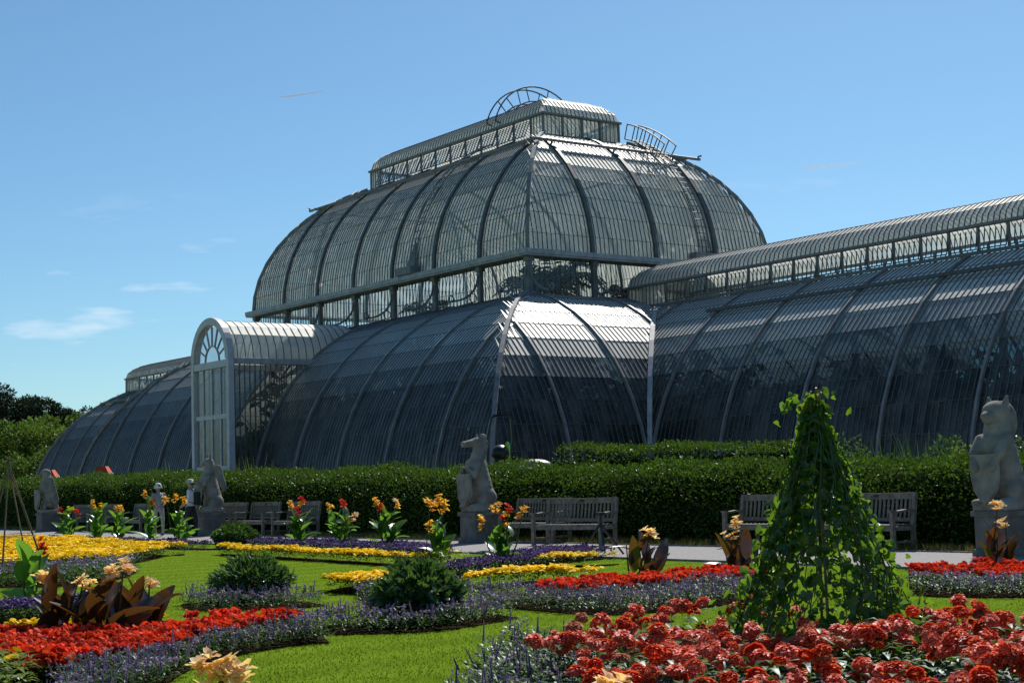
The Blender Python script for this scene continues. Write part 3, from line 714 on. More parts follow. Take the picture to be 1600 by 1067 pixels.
KIT = {
 'yellow': ([t_bed(.24, 10, .09, .035, 15, f_daisy) for _ in range(6)], ['leaf', 'yellow']),
 'yellow_low': ([t_bed(.19, 8, .07, .03, 16, f_daisy) for _ in range(6)], ['leaf', 'yellow']),
 'violet': ([t_bed(.17, 15, .07, .035, 5, f_puff) for _ in range(6)], ['leaf', 'purple']),
 'lilac': ([t_bed(R.uniform(.12, .22), 20, .06, .024, R.choice((1, 2, 2, 3)), R.choice((f_small, f_small, f_puff, f_spike))) for _ in range(10)], ['leaf_grey', 'lilac']),
 'salvia': ([t_bed(R.uniform(.14, .25), 28, .07, .026, R.choice((0, 1, 1, 2)), R.choice((f_small, f_spike))) for _ in range(10)], ['leaf', 'lilac']),
 'red': ([t_bed(.19, 15, .09, .045, 4, f_head) for _ in range(6)], ['leaf', 'red']),
 'lime': ([t_bed(.30, 22, .10, .04, 1, f_daisy) for _ in range(5)], ['leaf_lime', 'yellow']),
 'green': ([t_bed(.26, 22, .09, .035, 1, f_puff) for _ in range(5)], ['leaf', 'lilac']),
}
def pt3(q): return G(q[0], q[1], q[2] if len(q) > 2 else 0.0)[:2]
def inside(P, poly):
    x, y = P[:, 0], P[:, 1]; r = np.zeros(len(P), bool); n = len(poly); j = n - 1
    for i in range(n):
        xi, yi = poly[i]; xj, yj = poly[j]
        c = ((yi > y) != (yj > y)) & (x < (xj - xi) * (y - yi) / (yj - yi + 1e-12) + xi); r ^= c; j = i
    return r
def fill(poly, spacing, jit=.45):
    poly = np.array(poly); lo, hi = poly.min(0), poly.max(0)
    nx, ny = int((hi[0] - lo[0]) / spacing) + 2, int((hi[1] - lo[1]) / spacing) + 2
    gx, gy = np.meshgrid(np.arange(nx), np.arange(ny)); P = np.stack([gx.ravel() + (gy.ravel() % 2) * .5, gy.ravel() * 1.0], 1) * spacing + lo
    P += RNG.uniform(-jit, jit, P.shape) * spacing
    return P[inside(P, poly)]
def smooth_poly(P, it=2):
    P = np.array(P, float)
    for _ in range(it):
        Q = np.roll(P, -1, 0); P = np.stack([.75 * P + .25 * Q, .25 * P + .75 * Q], 1).reshape(-1, 2)
    return P
SOIL = []
def bed(kind, px, spacing, label, cat, smin=.8, smax=1.2, soil=True, smooth=True, name=None, world=False):
    poly = [tuple(q) for q in px] if world else [tuple(pt3(q)) for q in px]
    if smooth: poly = smooth_poly(poly, 2)
    if soil: SOIL.append(poly)
    P = fill(poly, spacing)
    pos = np.concatenate([P, np.full((len(P), 1), .015)], 1)
    temps, mats = KIT[kind]
    clump = .5 + .5 * np.sin(P[:, 0] * 2.1 + 1.3 * np.sin(P[:, 1] * 1.7)) * np.sin(P[:, 1] * 2.6 + .7)
    sc = (smin + (smax - smin) * (.5 * RNG.random(len(P)) + .5 * clump))
    return scatter(name or (kind + '_flowers'), temps, pos, sc, [M[q] for q in mats], label=label, cat=cat, kind='stuff')

# ================================================================== FLOWER BEDS
bed('green', [(-60, 918), (100, 918), (190, 907), (222, 890), (190, 868, .25), (100, 874, .25), (-60, 884, .25)], .17, 'dark green and lilac edging in front of the large yellow bed', 'flowers', name='edging_plants')
bed('yellow', [(-60, 884, .2), (100, 874, .2), (190, 869, .2), (285, 863), (292, 854, .2), (230, 851, .2), (180, 846, .2), (100, 841, .2), (-60, 838, .2)], .15, 'broad drift of golden yellow daisies beside the bare cane wigwam', 'flowers')
bed('violet', [(60, 846), (280, 860), (350, 858), (350, 848, .15), (200, 842, .15), (60, 838, .15)], .17, 'dark violet band behind the big golden daisy drift', 'flowers')
bed('yellow_low', [(345, 869), (500, 877), (600, 884), (662, 886), (662, 871, .15), (600, 866, .15), (500, 861, .15), (345, 853, .15)], .12, 'long straight ribbon of low yellow flowers along the lawn', 'flowers')
bed('violet', [(345, 855), (480, 862), (640, 872), (705, 878), (705, 852, .15), (600, 848, .15), (480, 844, .15), (345, 842, .15)], .15, 'violet band behind the long yellow ribbon', 'flowers')
bed('lime', [(690, 890), (770, 890), (768, 862, .28), (690, 860, .28)], .18, 'lime green foliage clump between the tall cannas', 'plants', name='foliage_plants')
bed('violet', [(700, 908), (860, 882), (962, 871), (962, 860, .15), (880, 855, .15), (800, 862, .15), (690, 885, .15), (660, 900)], .13, 'deep violet sweep inside the curved yellow ribbons', 'flowers')
bed('yellow_low', [(835, 889), (900, 887), (970, 880), (965, 868, .15), (880, 868, .15), (838, 874, .15)], .11, 'upper curl of the yellow ribbon ending near the path', 'flowers')
bed('yellow_low', [(715, 923), (800, 917), (938, 909), (930, 895, .15), (850, 887, .15), (715, 904, .15)], .11, 'lower curl of the yellow ribbon beside the red bed', 'flowers')
bed('yellow_low', [(510, 925), (560, 930), (615, 926), (615, 897, .15), (540, 899, .15), (510, 906, .15)], .11, 'short yellow patch at the left of the big round shrub', 'flowers')
bed('lilac', [(560, 945), (640, 950), (720, 935), (720, 905, .13), (620, 905, .13), (560, 925)], .15, 'lilac edging behind the big round shrub', 'flowers', name='edging_flowers')
bed('lilac', [(430, 992), (560, 992), (700, 986), (812, 966), (812, 945, .13), (740, 937, .13), (600, 950, .13), (440, 962, .13)], .12, 'lilac and grey green edging in front of the big round shrub', 'flowers', name='edging_flowers')
bed('lilac', [(278, 945), (300, 956), (420, 953), (522, 946), (518, 930, .13), (460, 920, .13), (300, 925, .13)], .13, 'lilac island planting around the feathery dark shrub', 'flowers', name='edging_flowers')
bed('lilac', [(720, 945), (830, 953), (930, 963), (1040, 957), (1200, 938), (1200, 920), (1000, 938), (900, 946), (830, 942), (830, 915, .13), (720, 920, .13)], .12, 'lilac edging in front of the middle red bed', 'flowers', name='edging_flowers')
bed('red', [(830, 942), (900, 947), (1000, 938), (1200, 920), (1200, 890, .16), (1080, 896, .16), (960, 906, .16), (830, 918, .16)], .15, 'bright red bedding around the single bronze canna', 'flowers')
bed('red', [(1415, 922), (1660, 922), (1660, 886, .16), (1500, 886, .16), (1415, 893, .16)], .15, 'bright red bedding at the foot of the lion statue canna', 'flowers')
bed('lilac', [(1420, 934), (1660, 934), (1660, 922), (1420, 920)], .12, 'lilac edging in front of the red bedding near the lion', 'flowers', name='edging_flowers')
bed('red', [(-60, 1085), (100, 1075), (200, 1052), (400, 1003), (495, 988), (480, 962, .16), (330, 968, .16), (200, 992, .16), (-60, 985, .16)], .13, 'scarlet bedding under the bronze apricot cannas', 'flowers')
bed('lilac', [(80, 1125), (240, 1085), (300, 1042), (400, 1017), (505, 1003), (520, 985, .13), (495, 988), (400, 1003), (200, 1052), (80, 1080)], .10, 'lilac edging in front of the scarlet bedding', 'flowers', name='edging_flowers')
bed('violet', [(-60, 978), (130, 968), (225, 958), (225, 936, .15), (100, 934, .15), (-60, 945, .15)], .12, 'violet blue band behind the low yellow clump', 'flowers')
bed('yellow_low', [(-60, 1004), (130, 1002), (262, 988), (262, 967, .15), (130, 971, .15), (-60, 980, .15)], .10, 'low yellow clump behind the bronze cannas', 'flowers')
bed('lime', [(-60, 1120), (20, 1100), (45, 1060, .2), (10, 1010, .3), (-60, 1010, .3)], .13, 'bright lime foliage at the corner of the scarlet bedding', 'plants', name='foliage_plants')
# the large bed round the vine wigwam (its near edge lies beside the camera)
bed('salvia', [(690, 1180), (745, 1085), (775, 1020), (850, 985, .2), (900, 1010, .2), (960, 1060, .2), (1050, 1110, .2), (1050, 1250, .1)], .125, 'dusky purple salvia edging the coral dahlia bed', 'flowers')
bed('lilac', [(950, 1062, .13), (1250, 1078, .13), (1660, 1076, .13), (1660, 1180, .1), (950, 1180, .1)], .10, 'lilac edging in front of the coral dahlias', 'flowers', name='edging_flowers', soil=False)
DAHLIA_POLY = [tuple(pt3(q)) for q in [(850, 985, .42), (885, 962, .42), (1000, 948, .42), (1150, 938, .42), (1250, 932, .42), (1430, 942, .42), (1680, 936, .42), (1680, 1085, .42), (1250, 1090, .42), (1000, 1070, .42), (900, 1030, .42)]]
SOIL.append(np.array([pt3(q) for q in [(840, 1030), (1000, 990), (1250, 975), (1680, 980), (1680, 1500), (700, 1500), (760, 1085)]]))
for k, poly in enumerate(SOIL):
    sheet('flower_bed', [tuple(p) for p in poly], .006 + .0004 * k, M['soil'], kind='structure')

# ---- dahlias: one plant with several heads, copied
def dahlia_head_mesh(seed):
    t = TP(); rr = random.Random(seed); R0 = .062
    for ring, (n, el) in enumerate(((15, -.45), (16, -.12), (16, .2), (14, .52), (11, .82), (7, 1.12), (3, 1.42))):
        for k in range(n):
            a = 2 * PI * (k + .5 * (ring % 2)) / n + rr.gauss(0, .08); e_ = el + rr.gauss(0, .08)
            d = np.array([math.cos(a) * math.cos(e_), math.sin(a) * math.cos(e_), math.sin(e_) * .85])
            sd = np.array([-math.sin(a), math.cos(a), 0]); w = .0125; l_ = R0 * rr.uniform(.88, 1.14)
            up = np.cross(sd, d); b0 = d * l_ * .4; md = d * l_ * .8 - up * .006; tp = d * l_ * 1.0 + up * .010
            k0 = len(t.V); t.V += [b0, md + sd * w, md - sd * w, tp + sd * w * .5, tp - sd * w * .5]
            t.F += [(k0, k0 + 1, k0 + 2), (k0 + 1, k0 + 3, k0 + 4), (k0 + 1, k0 + 4, k0 + 2)]; t.Mi += [0, 0, 1]
    V, F, Mi = t.arr(); V[:, 2] += .01
    return np_mesh('flower_head', V, F, [M['dahlia'], M['dahlia_tip']], Mi)
HEADS = [dahlia_head_mesh(k) for k in range(4)]
M['dahlia_old'] = leafy('faded_petal', (.38, .09, .045), (.55, .22, .12), .3, .5, .01)
OLD = dahlia_head_mesh(9); OLD.materials[0] = M['dahlia_old']; OLD.materials[1] = M['dahlia_old']
def dahlia_leaf_mesh(seed):
    t = TP(); rr = random.Random(seed)
    for k in range(26):
        a = rr.uniform(0, 2 * PI); z = .40 * rr.random(); rad = rr.uniform(.0, .13)
        t.leaf((rad * math.cos(a), rad * math.sin(a), z), (math.cos(a), math.sin(a), rr.uniform(-.1, .7)), (0, 0, 1), rr.uniform(.07, .13), rr.uniform(.035, .06), 0)
    V, F, Mi = t.arr(); return np_mesh('foliage', V, F, [M['leaf']], Mi)
DLEAF = [dahlia_leaf_mesh(k) for k in range(4)]
Pd = fill(smooth_poly(DAHLIA_POLY, 1), .265, .42)
TEP = G(1292, 1048)[:2]; TEP_R = .66
for x, y in Pd:
    if math.hypot(x - TEP[0], y - TEP[1]) < TEP_R * .9: continue
    hh = R.uniform(.24, .45)
    dq = math.hypot(x - TEP[0], y - TEP[1]); dc = math.hypot(x - CAM[0], y - CAM[1]); lat = (x - TEP[0]) * _r[0] + (y - TEP[1]) * _r[1]
    dlab = ('coral red dahlia crowding the foot of the leafy vine wigwam' if dq < 1.0 else 'coral red dahlia by the lilac edging in front of its bed' if dc < 8.2 else
            'coral red dahlia between the vine wigwam and the purple salvia corner' if lat < 0 and dc < 9.6 else 'coral red dahlia at the lawn strip facing the middle red bed' if lat < 0 else 'coral red dahlia between the vine wigwam and the lion statue side')
    root = empty('dahlia', (x, y, .01), R.uniform(0, 6.28), label=dlab, cat='flower', group='coral dahlias in the bed')
    o = bpy.data.objects.new('foliage', R.choice(DLEAF)); link(o, root); o.scale = (1, 1, hh / .42)
    for k in range(R.choice((1, 3, 3, 4, 5))):
        a = R.uniform(0, 6.28); rad = R.uniform(.02, .15); h = bpy.data.objects.new('flower_head', OLD if R.random() < .07 else R.choice(HEADS)); link(h, root)
        h.location = (rad * math.cos(a), rad * math.sin(a), hh * R.uniform(.86, 1.08)); h.rotation_euler = (R.gauss(0, .35), R.gauss(0, .35), R.uniform(0, 6)); s_ = R.uniform(.62, 1.08); h.scale = (s_ * R.uniform(.9, 1.1), s_, s_ * R.uniform(.6, .95))

# ---- cannas
def canna_leaf_mesh(mat, L_=.5, w=.2, curl=.35):
    b = MB(); n = 7; vs_ = []
    for k in range(n):
        f = k / (n - 1); ww = w / 2 * math.sin(PI * min(1, (f * .93 + .05)) ** .8) ** .8 if 0 < k < n - 1 else .008
        y = L_ * f; z = L_ * (.45 * f - curl * f * f); c = .25 * ww
        vs_ += [(-ww, y, z + c), (0, y, z - .004), (ww, y, z + c)]
    fs = []
    for k in range(n - 1):
        a = 3 * k; fs += [(a, a + 1, a + 4, a + 3), (a + 1, a + 2, a + 5, a + 4)]
    b.add(vs_, fs); me = b.mesh('leaf', [mat]); me.polygons.foreach_set('use_smooth', [True] * len(me.polygons)); return me
CL = {'green': [canna_leaf_mesh(M['leaf_canna'], .42, .19, .3), canna_leaf_mesh(M['leaf_canna'], .36, .15, .55)],
      'bronze': [canna_leaf_mesh(M['leaf_bronze'], .46, .20, .22), canna_leaf_mesh(M['leaf_bronze'], .42, .16, .5)]}
def canna_flower_mesh(mat, seed):
    t = TP(); rr = random.Random(seed)
    for f in range(5):
        c = np.array([rr.gauss(0, .028), rr.gauss(0, .028), rr.uniform(-.05, .06)])
        for k in range(5):
            a = 2 * PI * k / 5 + rr.gauss(0, .3); d = np.array([math.cos(a), math.sin(a), rr.uniform(.2, 1.3)]); d = unit(d)
            sd = unit(np.cross(d, (0, 0, 1.))); L_ = rr.uniform(.05, .085); w = rr.uniform(.017, .028); up = np.cross(sd, d)
            k0 = len(t.V); t.V += [c, c + d * L_ * .55 + sd * w + up * .012, c + d * L_ * .6, c + d * L_ * .55 - sd * w + up * .012, c + d * L_ + sd * w * .6 - up * .012, c + d * L_ - sd * w * .6 - up * .008]
            for q in ((0, 1, 2), (0, 2, 3), (1, 4, 2), (2, 4, 5), (2, 5, 3)): t.F.append(tuple(k0 + z for z in q)); t.Mi.append(0)
    V, F, Mi = t.arr(); return np_mesh('flower', V, F, [mat], Mi)
CF = {c: [canna_flower_mesh(M[c], k) for k in range(3)] for c in ('canna_red', 'gold', 'apricot')}
def canna(u, v, top_v, kind, stems, label, group=None, nleaf=9, lsc=1.0, depth_pt=None, spread=.5, fsc=1.0):
    """stems: list of (lateral offset px, flower top v or None, flower colour)"""
    base = G(u, v) if depth_pt is None else np.array(depth_pt)
    D = np.dot(base - CAM, _fw); root = empty('canna_plant', (base[0], base[1], .01), 0, label=label, cat='canna', group=group)
    rr = random.Random(int(u * 7 + v)); pxm = D / FPX; rt = np.array([_r[0], _r[1], 0.])
    hp = (v - top_v) * pxm
    for k, (du, vt, colr) in enumerate(stems):
        hs = (v - vt) * pxm; off = rt * du * pxm * .45 + np.array([rr.gauss(0, .04), rr.gauss(0, .04), 0]); tip = rt * du * pxm + np.array([0, 0, hs])
        mid = off * .6 + tip * .4 + np.array([rr.gauss(0, .03), rr.gauss(0, .03), 0])
        MB().tube([off * .5, mid, tip], [.016, .012, .007], 6).build('stem', M['stem' if kind == 'green' else 'stem_dark'], root)
        if colr:
            for q in range(3 if kind == 'green' else 2):
                fo = bpy.data.objects.new('flower', rr.choice(CF[colr if q < 2 or kind != 'green' else rr.choice((colr, 'gold'))])); link(fo, root)
                fo.location = tuple(tip + np.array([rr.gauss(0, .03), rr.gauss(0, .03), -.04 * q * (1.5 if kind == 'green' else .6)])); fo.rotation_euler = (rr.gauss(0, .3), rr.gauss(0, .3), rr.uniform(0, 6)); s_ = rr.uniform(.8, 1.15) * fsc * (.78 if kind == 'green' else 1); fo.scale = (s_, s_, s_)
    for k in range(nleaf):
        f = k / max(1, nleaf - 1); lo = bpy.data.objects.new('leaf', rr.choice(CL[kind])); link(lo, root)
        a = k * 2.4 + rr.uniform(-.4, .4); rad = rr.uniform(.02, .06) if kind == 'green' else rr.uniform(.04, .16)
        st = stems[k % len(stems)][0] * pxm * .45
        lo.location = tuple(rt * st * (.3 + .6 * f) + np.array([rad * math.cos(a), rad * math.sin(a), hp * (.04 + .60 * f)])); s_ = lsc * rr.uniform(.75, 1.1) * (1.1 - .3 * f)
        lo.scale = (s_ * rr.uniform(.8, 1.2), s_ * rr.uniform(.9, 1.2), s_ * rr.uniform(.9, 1.1)); lo.rotation_euler = ((rr.uniform(.25, 1.15) if kind == 'green' else rr.choice((.45, .85, .95, 1.05, 1.15))), rr.gauss(0, .3), a)
    return root
GB = 'red and yellow cannas standing behind the beds'
for u, v, tv, st, lab in (
    (105, 848, 805, [(-10, 796, 'canna_red'), (6, 794, 'gold'), (18, 800, 'canna_red')], 'green canna with red and yellow flowers next to the falcon statue'),
    (150, 850, 800, [(-4, 786, 'gold'), (8, 790, 'gold')], 'green canna with only yellow flowers in front of a bench'),
    (186, 850, 812, [(-5, 795, 'gold'), (4, 792, 'gold')], 'small green canna with a single low yellow head'),
    (236, 852, 790, [(-8, 770, 'gold'), (2, 785, 'canna_red')], 'green canna in front of the person in the white bucket hat'),
    (285, 854, 800, [(-25, 778, 'gold'), (-12, 776, 'gold'), (4, 780, 'gold')], 'green canna in front of the person in the cream sun hat'),
    (470, 857, 812, [(-16, 788, 'gold'), (2, 780, 'canna_red'), (-4, 795, 'canna_red')], 'green canna with one large red head beside the low rounded shrub'),
    (535, 858, 808, [(-18, 790, 'gold'), (4, 785, 'canna_red'), (18, 806, 'apricot')], 'green canna with a small red bud and yellow flower, by the dark hedge'),
    (605, 862, 805, [(-16, 782, 'gold'), (-8, 792, 'canna_red'), (15, 784, 'apricot')], 'green canna with orange and red head on a thin stem and one bud'),
    (690, 882, 835, [(-18, 785, 'gold'), (-2, 778, 'gold'), (-20, 820, 'gold'), (6, 790, 'gold')], 'tall green canna with orange yellow spikes left of the horse statue plinth'),
    (785, 886, 835, [(-30, 812, 'gold'), (-8, 790, 'gold'), (2, 812, 'canna_red'), (12, 795, 'canna_red'), (34, 800, 'gold')], 'tall green canna with mixed red and yellow heads before the horse statue plinth')):
    canna(u, v, tv - 20, 'green', st, lab, GB, nleaf=20, lsc=1.2 if u < 640 else 1.05)
canna(48, 950, 850, 'green', [(18, 850, 'canna_red'), (-15, 880, None)], 'broad dark green canna with one red flower below the bare cane wigwam', nleaf=13, lsc=1.05)
GA = 'bronze leaved cannas with apricot flowers'
canna(95, 1018, 940, 'bronze', [(-24, 905, 'apricot'), (35, 915, 'apricot')], 'bronze canna with two spaced apricot heads in the scarlet bedding', GA, 11, 1.15, fsc=.85)
canna(150, 1020, 930, 'bronze', [(22, 896, 'apricot'), (44, 890, 'apricot')], 'bronze canna with a close pair of tall apricot heads in the scarlet bedding', GA, 11, 1.15, fsc=.85)
canna(208, 1012, 930, 'bronze', [(26, 915, 'apricot')], 'bronze canna with one low apricot head at the right of its trio', GA, 11, 1.15, fsc=.85)
canna(1003, 918, 850, 'bronze', [(14, 836, 'apricot'), (-22, 852, None), (-6, 850, None)], 'lone bronze canna with one pale apricot head by the path', GA, 10, 1.05, fsc=.9)
canna(1160, 912, 855, 'bronze', [(-18, 836, 'apricot'), (-6, 820, 'apricot')], 'bronze canna half hidden at the left of the vine wigwam', GA, 10, 1.2, fsc=.9)
canna(1556, 905, 835, 'bronze', [(10, 790, 'apricot'), (20, 820, 'apricot')], 'bronze canna in front of the lion statue plinth', GA, 10, 1.05, fsc=.9)
P0 = CAM + ray(345, 1052) * 4.3; P1 = CAM + ray(972, 1085) * 3.6
def near_canna(P, lab, n):
    root = empty('canna_plant', (P[0], P[1], .0), 0, label=lab, cat='canna')
    MB().tube([(0, 0, 0), (.02, .01, P[2] * .6), (0, 0, P[2] - .02)], [.02, .015, .008], 7).build('stem', M['stem_dark'], root)
    rt = np.array([_r[0], _r[1], 0.])
    for k in range(n):
        fo = bpy.data.objects.new('flower', CF['apricot'][k % 3]); link(fo, root)
        q = rt * (-.045 + .016 * k) + np.array([R.gauss(0, .01), R.gauss(0, .01), P[2] + R.uniform(-.02, .015)]); fo.location = tuple(q); fo.rotation_euler = (R.gauss(0, .3), R.gauss(0, .3), R.uniform(0, 6)); fo.scale = (.52, .52, .52)
    for k in range(6):
        lo = bpy.data.objects.new('leaf', CL['bronze'][k % 2]); link(lo, root); a = k * 2.4; lo.location = (.03 * math.cos(a), .03 * math.sin(a), P[2] * (.1 + .07 * k)); lo.rotation_euler = (.5, 0, a); lo.scale = (.7, .7, .7)
near_canna(P0, 'apricot canna head rising alone from the lawn edge, close up', 7)
near_canna(P1, 'apricot canna bud just showing in front of the coral dahlias', 3)

# ---- shrubs
def leaf_cloud(center, radii, n, L_, w, rr, flat=.0, drop=-1.0, shell=.55):
    t = []
    for k in range(n):
        d = unit(np.array([rr.gauss(0, 1), rr.gauss(0, 1), rr.gauss(0, 1)])); 
        if d[2] < drop: d[2] = -d[2]
        f = shell + (1 - shell) * rr.random() ** .6
        lump = 1 + .14 * math.sin(d[0] * 5 + center[0]) * math.sin(d[1] * 6 + center[1]) + .1 * math.sin(d[2] * 7)
        p = np.array(center) + d * np.array(radii) * f * lump
        q = unit(d * .8 + np.array([rr.gauss(0, .6), rr.gauss(0, .6), rr.gauss(0, .5) - flat]))
        t.append((p, q, L_ * rr.uniform(.7, 1.3), w * rr.uniform(.7, 1.3)))
    return t
def leaves_mesh(name, lst, mats, parent=None, **kw):
    n = len(lst); P = np.array([q[0] for q in lst]); D_ = np.array([q[1] for q in lst]); L_ = np.array([q[2] for q in lst])[:, None]; W_ = np.array([q[3] for q in lst])[:, None]
    rn = RNG.normal(0, 1, (n, 3)); sd = np.cross(D_, rn); sd /= np.linalg.norm(sd, axis=1)[:, None] + 1e-9; up = np.cross(sd, D_)
    V = np.stack([P, P + D_ * L_ * .5 + sd * W_ / 2 + up * L_ * .08, P + D_ * L_ - up * L_ * .12, P + D_ * L_ * .5 - sd * W_ / 2 + up * L_ * .08], 1).reshape(-1, 3)
    b = (np.arange(n) * 4)[:, None]; F = np.concatenate([b + np.array([[0, 1, 2]]), b + np.array([[0, 2, 3]])], 0)
    me = np_mesh(name, V, F, mats); o = bpy.data.objects.new(name, me); link(o, parent); return tag(o, **kw)
def shrub(u, v, wpx, hpx, label, n=2600, mat='leaf_shrub', L_=.10, w=.045, name='shrub', base=None, **kw):
    b = G(u, v) if base is None else np.array(base, float); D = np.dot(b - CAM, _fw); W = wpx * D / FPX / 2; H = hpx * D / FPX
    root = empty(name, (b[0], b[1], b[2] if base is not None else 0), 0, label=label, cat='shrub', **kw); rr = random.Random(int(u * 3 + v))
    leaves_mesh('foliage', leaf_cloud((0, 0, H * .48), (W, W * .85, H * .54), n, L_, w, rr), [M[mat]], root, kind='stuff')
    sb_ = MB()
    for k in range(7):
        a = k * .9; sb_.tube([(0, 0, 0), (W * .3 * math.cos(a), W * .3 * math.sin(a), H * .4), (W * .7 * math.cos(a), W * .7 * math.sin(a), H * .8)], [.02, .014, .006], 5)
    sb_.build('stems', M['bark'], root, kind='stuff'); return root
shrub(367, 856, 78, 36, 'low rounded shrub with small bright leaves by the paired benches', 2600, 'leaf', .09, .05)
shrub(393, 940, 130, 64, 'feathery dark shrub on the lilac island in the lawn', 3000, 'leaf_shrub', .12, .035)
shrub(652, 972, 140, 84, 'big round glossy shrub between the yellow ribbons', 3600, 'leaf_shrub', .12, .055)

# ---- vine wigwam
tep = empty('vine_wigwam', (TEP[0], TEP[1], .01), 0, label='tall cane wigwam smothered in heart shaped vine leaves', cat='plant support')
TH = 1.78
rr = random.Random(5)
for k in range(8):
    a = 2 * PI * k / 8; MB().tube([(TEP_R * math.cos(a), TEP_R * math.sin(a), 0), (-.05 * math.cos(a) + .02, -.05 * math.sin(a), TH + .16 * rr.random())], [.011, .008], 6).build('cane', M['cane'], tep)
def heart_mesh():
    b = MB(); pts = [(0, 0, 0), (.035, -.018, .006), (.052, .012, .012), (.034, .05, .006), (0, .085, -.012), (-.034, .05, .006), (-.052, .012, .012), (-.035, -.018, .006)]
    b.add(pts + [(0, .03, -.004)], [(8, k, (k + 1) % 8) for k in range(8)]); return b.mesh('leaf', [M['leaf_vine']])
HEART = heart_mesh(); HV = np.array([v_.co[:] for v_ in HEART.vertices]); HF = np.array([p_.vertices[:] for p_ in HEART.polygons])
def vine_pt():
    f = rr.random() ** 1.45; a = rr.uniform(0, 2 * PI); rad = (TEP_R * 1.08 * (1 - f) ** 1.28 + .05) * (1 + rr.gauss(0, .13)); z = TH * f * 1.02
    if f < .6 and rr.random() < .05 + .5 * (math.sin(a * 5 + f * 9) * math.sin(f * 17 + a * 2) > .1): return vine_pt()
    return np.array([rad * math.cos(a), rad * math.sin(a), z + rr.gauss(0, .03)]), a
vl = []
def vine_mat(p, a):
    n = unit((math.cos(a) + rr.gauss(0, .9), math.sin(a) + rr.gauss(0, .9), .5 + rr.gauss(0, .7)))
    return Vector(n).to_track_quat('Z', 'Y').to_matrix().to_4x4() @ Matrix.Rotation(rr.uniform(0, 6.28), 4, 'Z')
for k in range(280):
    for _ in range(30):
        p, a = vine_pt(); dv = np.array([p[0], p[1]]) @ (-_fw[:2])
        if dv > .02: break
    o = bpy.data.objects.new('leaf', HEART); link(o, tep); s_ = rr.uniform(.5, 1.0)
    o.matrix_local = Matrix.Translation(Vector(p * 1.03)) @ vine_mat(p, a) @ Matrix.Scale(s_, 4)
Vb, Fb = [], []
for k in range(3500):
    p, a = vine_pt(); mt = np.array(vine_mat(p, a))[:3, :3]; s_ = rr.uniform(.3, .85)
    hv = HV * s_ * np.array([rr.uniform(.7, 1.1), rr.uniform(.8, 1.2), rr.uniform(.5, 3)]); Fb.append(HF + len(Vb) * len(HV)); Vb.append(hv @ mt.T + p)
for k in range(26):      # loose shoots reaching out at the top
    q = rr.random(); side = -1 if rr.random() < .7 else 1
    p = np.array([_r[0], _r[1], 0]) * side * (.04 + .22 * q) + np.array([0, 0, TH - .15 + .22 * math.sin(q * 3) + rr.gauss(0, .03)]); mt = np.array(vine_mat(p, rr.uniform(0, 6)))[:3, :3]
    Fb.append(HF + len(Vb) * len(HV)); Vb.append((HV * rr.uniform(.35, .8)) @ mt.T + p)
me = np_mesh('leaves', np.concatenate(Vb), np.concatenate(Fb), [M['leaf_vine']]); o = bpy.data.objects.new('leaves', me); link(o, tep); tag(o, kind='stuff')
sb_ = MB()
for k in range(34):
    a = rr.uniform(0, 6.28); pts = []
    for q in range(9):
        f = q / 8; rad = (TEP_R * (1 - f) + .06) * (1 + rr.gauss(0, .06)); a += rr.uniform(-.1, .35); pts.append((rad * math.cos(a), rad * math.sin(a), TH * f * rr.uniform(.95, 1.02)))
    sb_.tube(pts, .005, 4)
sb_.build('vine_stems', M['stem'], tep, kind='stuff')
dk = empty('cane_wigwam', tuple(G(14, 905)), 0, label='bare cane wigwam without leaves beside the golden daisies', cat='plant support')
Dk = np.dot(np.array(dk.location) - CAM, _fw); hk = (905 - 722) * Dk / FPX; rk = 62 * Dk / FPX
for k in range(9):
    a = 2 * PI * k / 9 + .2; MB().tube([(rk * math.cos(a), rk * math.sin(a), 0), (-.04 * math.cos(a), -.04 * math.sin(a), hk + rr.uniform(-.05, .12))], [.013, .009], 6).build('cane', M['cane'], dk)
for z in (.35, .7): 
    rad = rk * (1 - z / hk * .95); MB().tube([(rad * math.cos(q), rad * math.sin(q), z) for q in np.linspace(0, 2 * PI, 15)], .005, 4).build('twine', M['cane'], dk)

# ================================================================== HEDGE, TERRACE PLANTS, TREES
hx0, hx1 = -6.0, 64.0
def crest(x): return float(np.interp(x, [-6, 12, 30, 50, 64], [2.02, 1.96, 1.76, 1.46, 1.36])) + .05 * math.sin(x * .9) + .03 * math.sin(x * 2.3)
def shoulder(x): return crest(x) - .42
def hedge_section(x):
    c = crest(x); return [(-26.55, .0), (-26.62, .5), (-26.55, c - .42), (-26.3, c - .2), (-25.7, c - .03), (-25.1, c), (-24.5, c - .1), (-24.2, c - .5), (-24.2, 0)]
hedge = empty('hedge', (hx0, -25.4, 0), 0, label='long clipped dark evergreen hedge behind the benches and statues', cat='hedge')
hb_ = MB(); xs_ = np.linspace(hx0, hx1, 90); vs_ = []
for x in xs_:
    for y, z in hedge_section(x): vs_.append((x - hx0, (y + 25.4) * .93, z * .95))
n_ = 9; hb_.add(vs_, [(n_*k+j, n_*k+n_+j, n_*k+n_+j+1, n_*k+j+1) for k in range(len(xs_)-1) for j in range(n_-1)] + [tuple(range(n_)), tuple(n_*(len(xs_)-1)+j for j in range(n_-1, -1, -1))]); hb_.build('hedge_core', M['hedge_core'], hedge)
lst = []
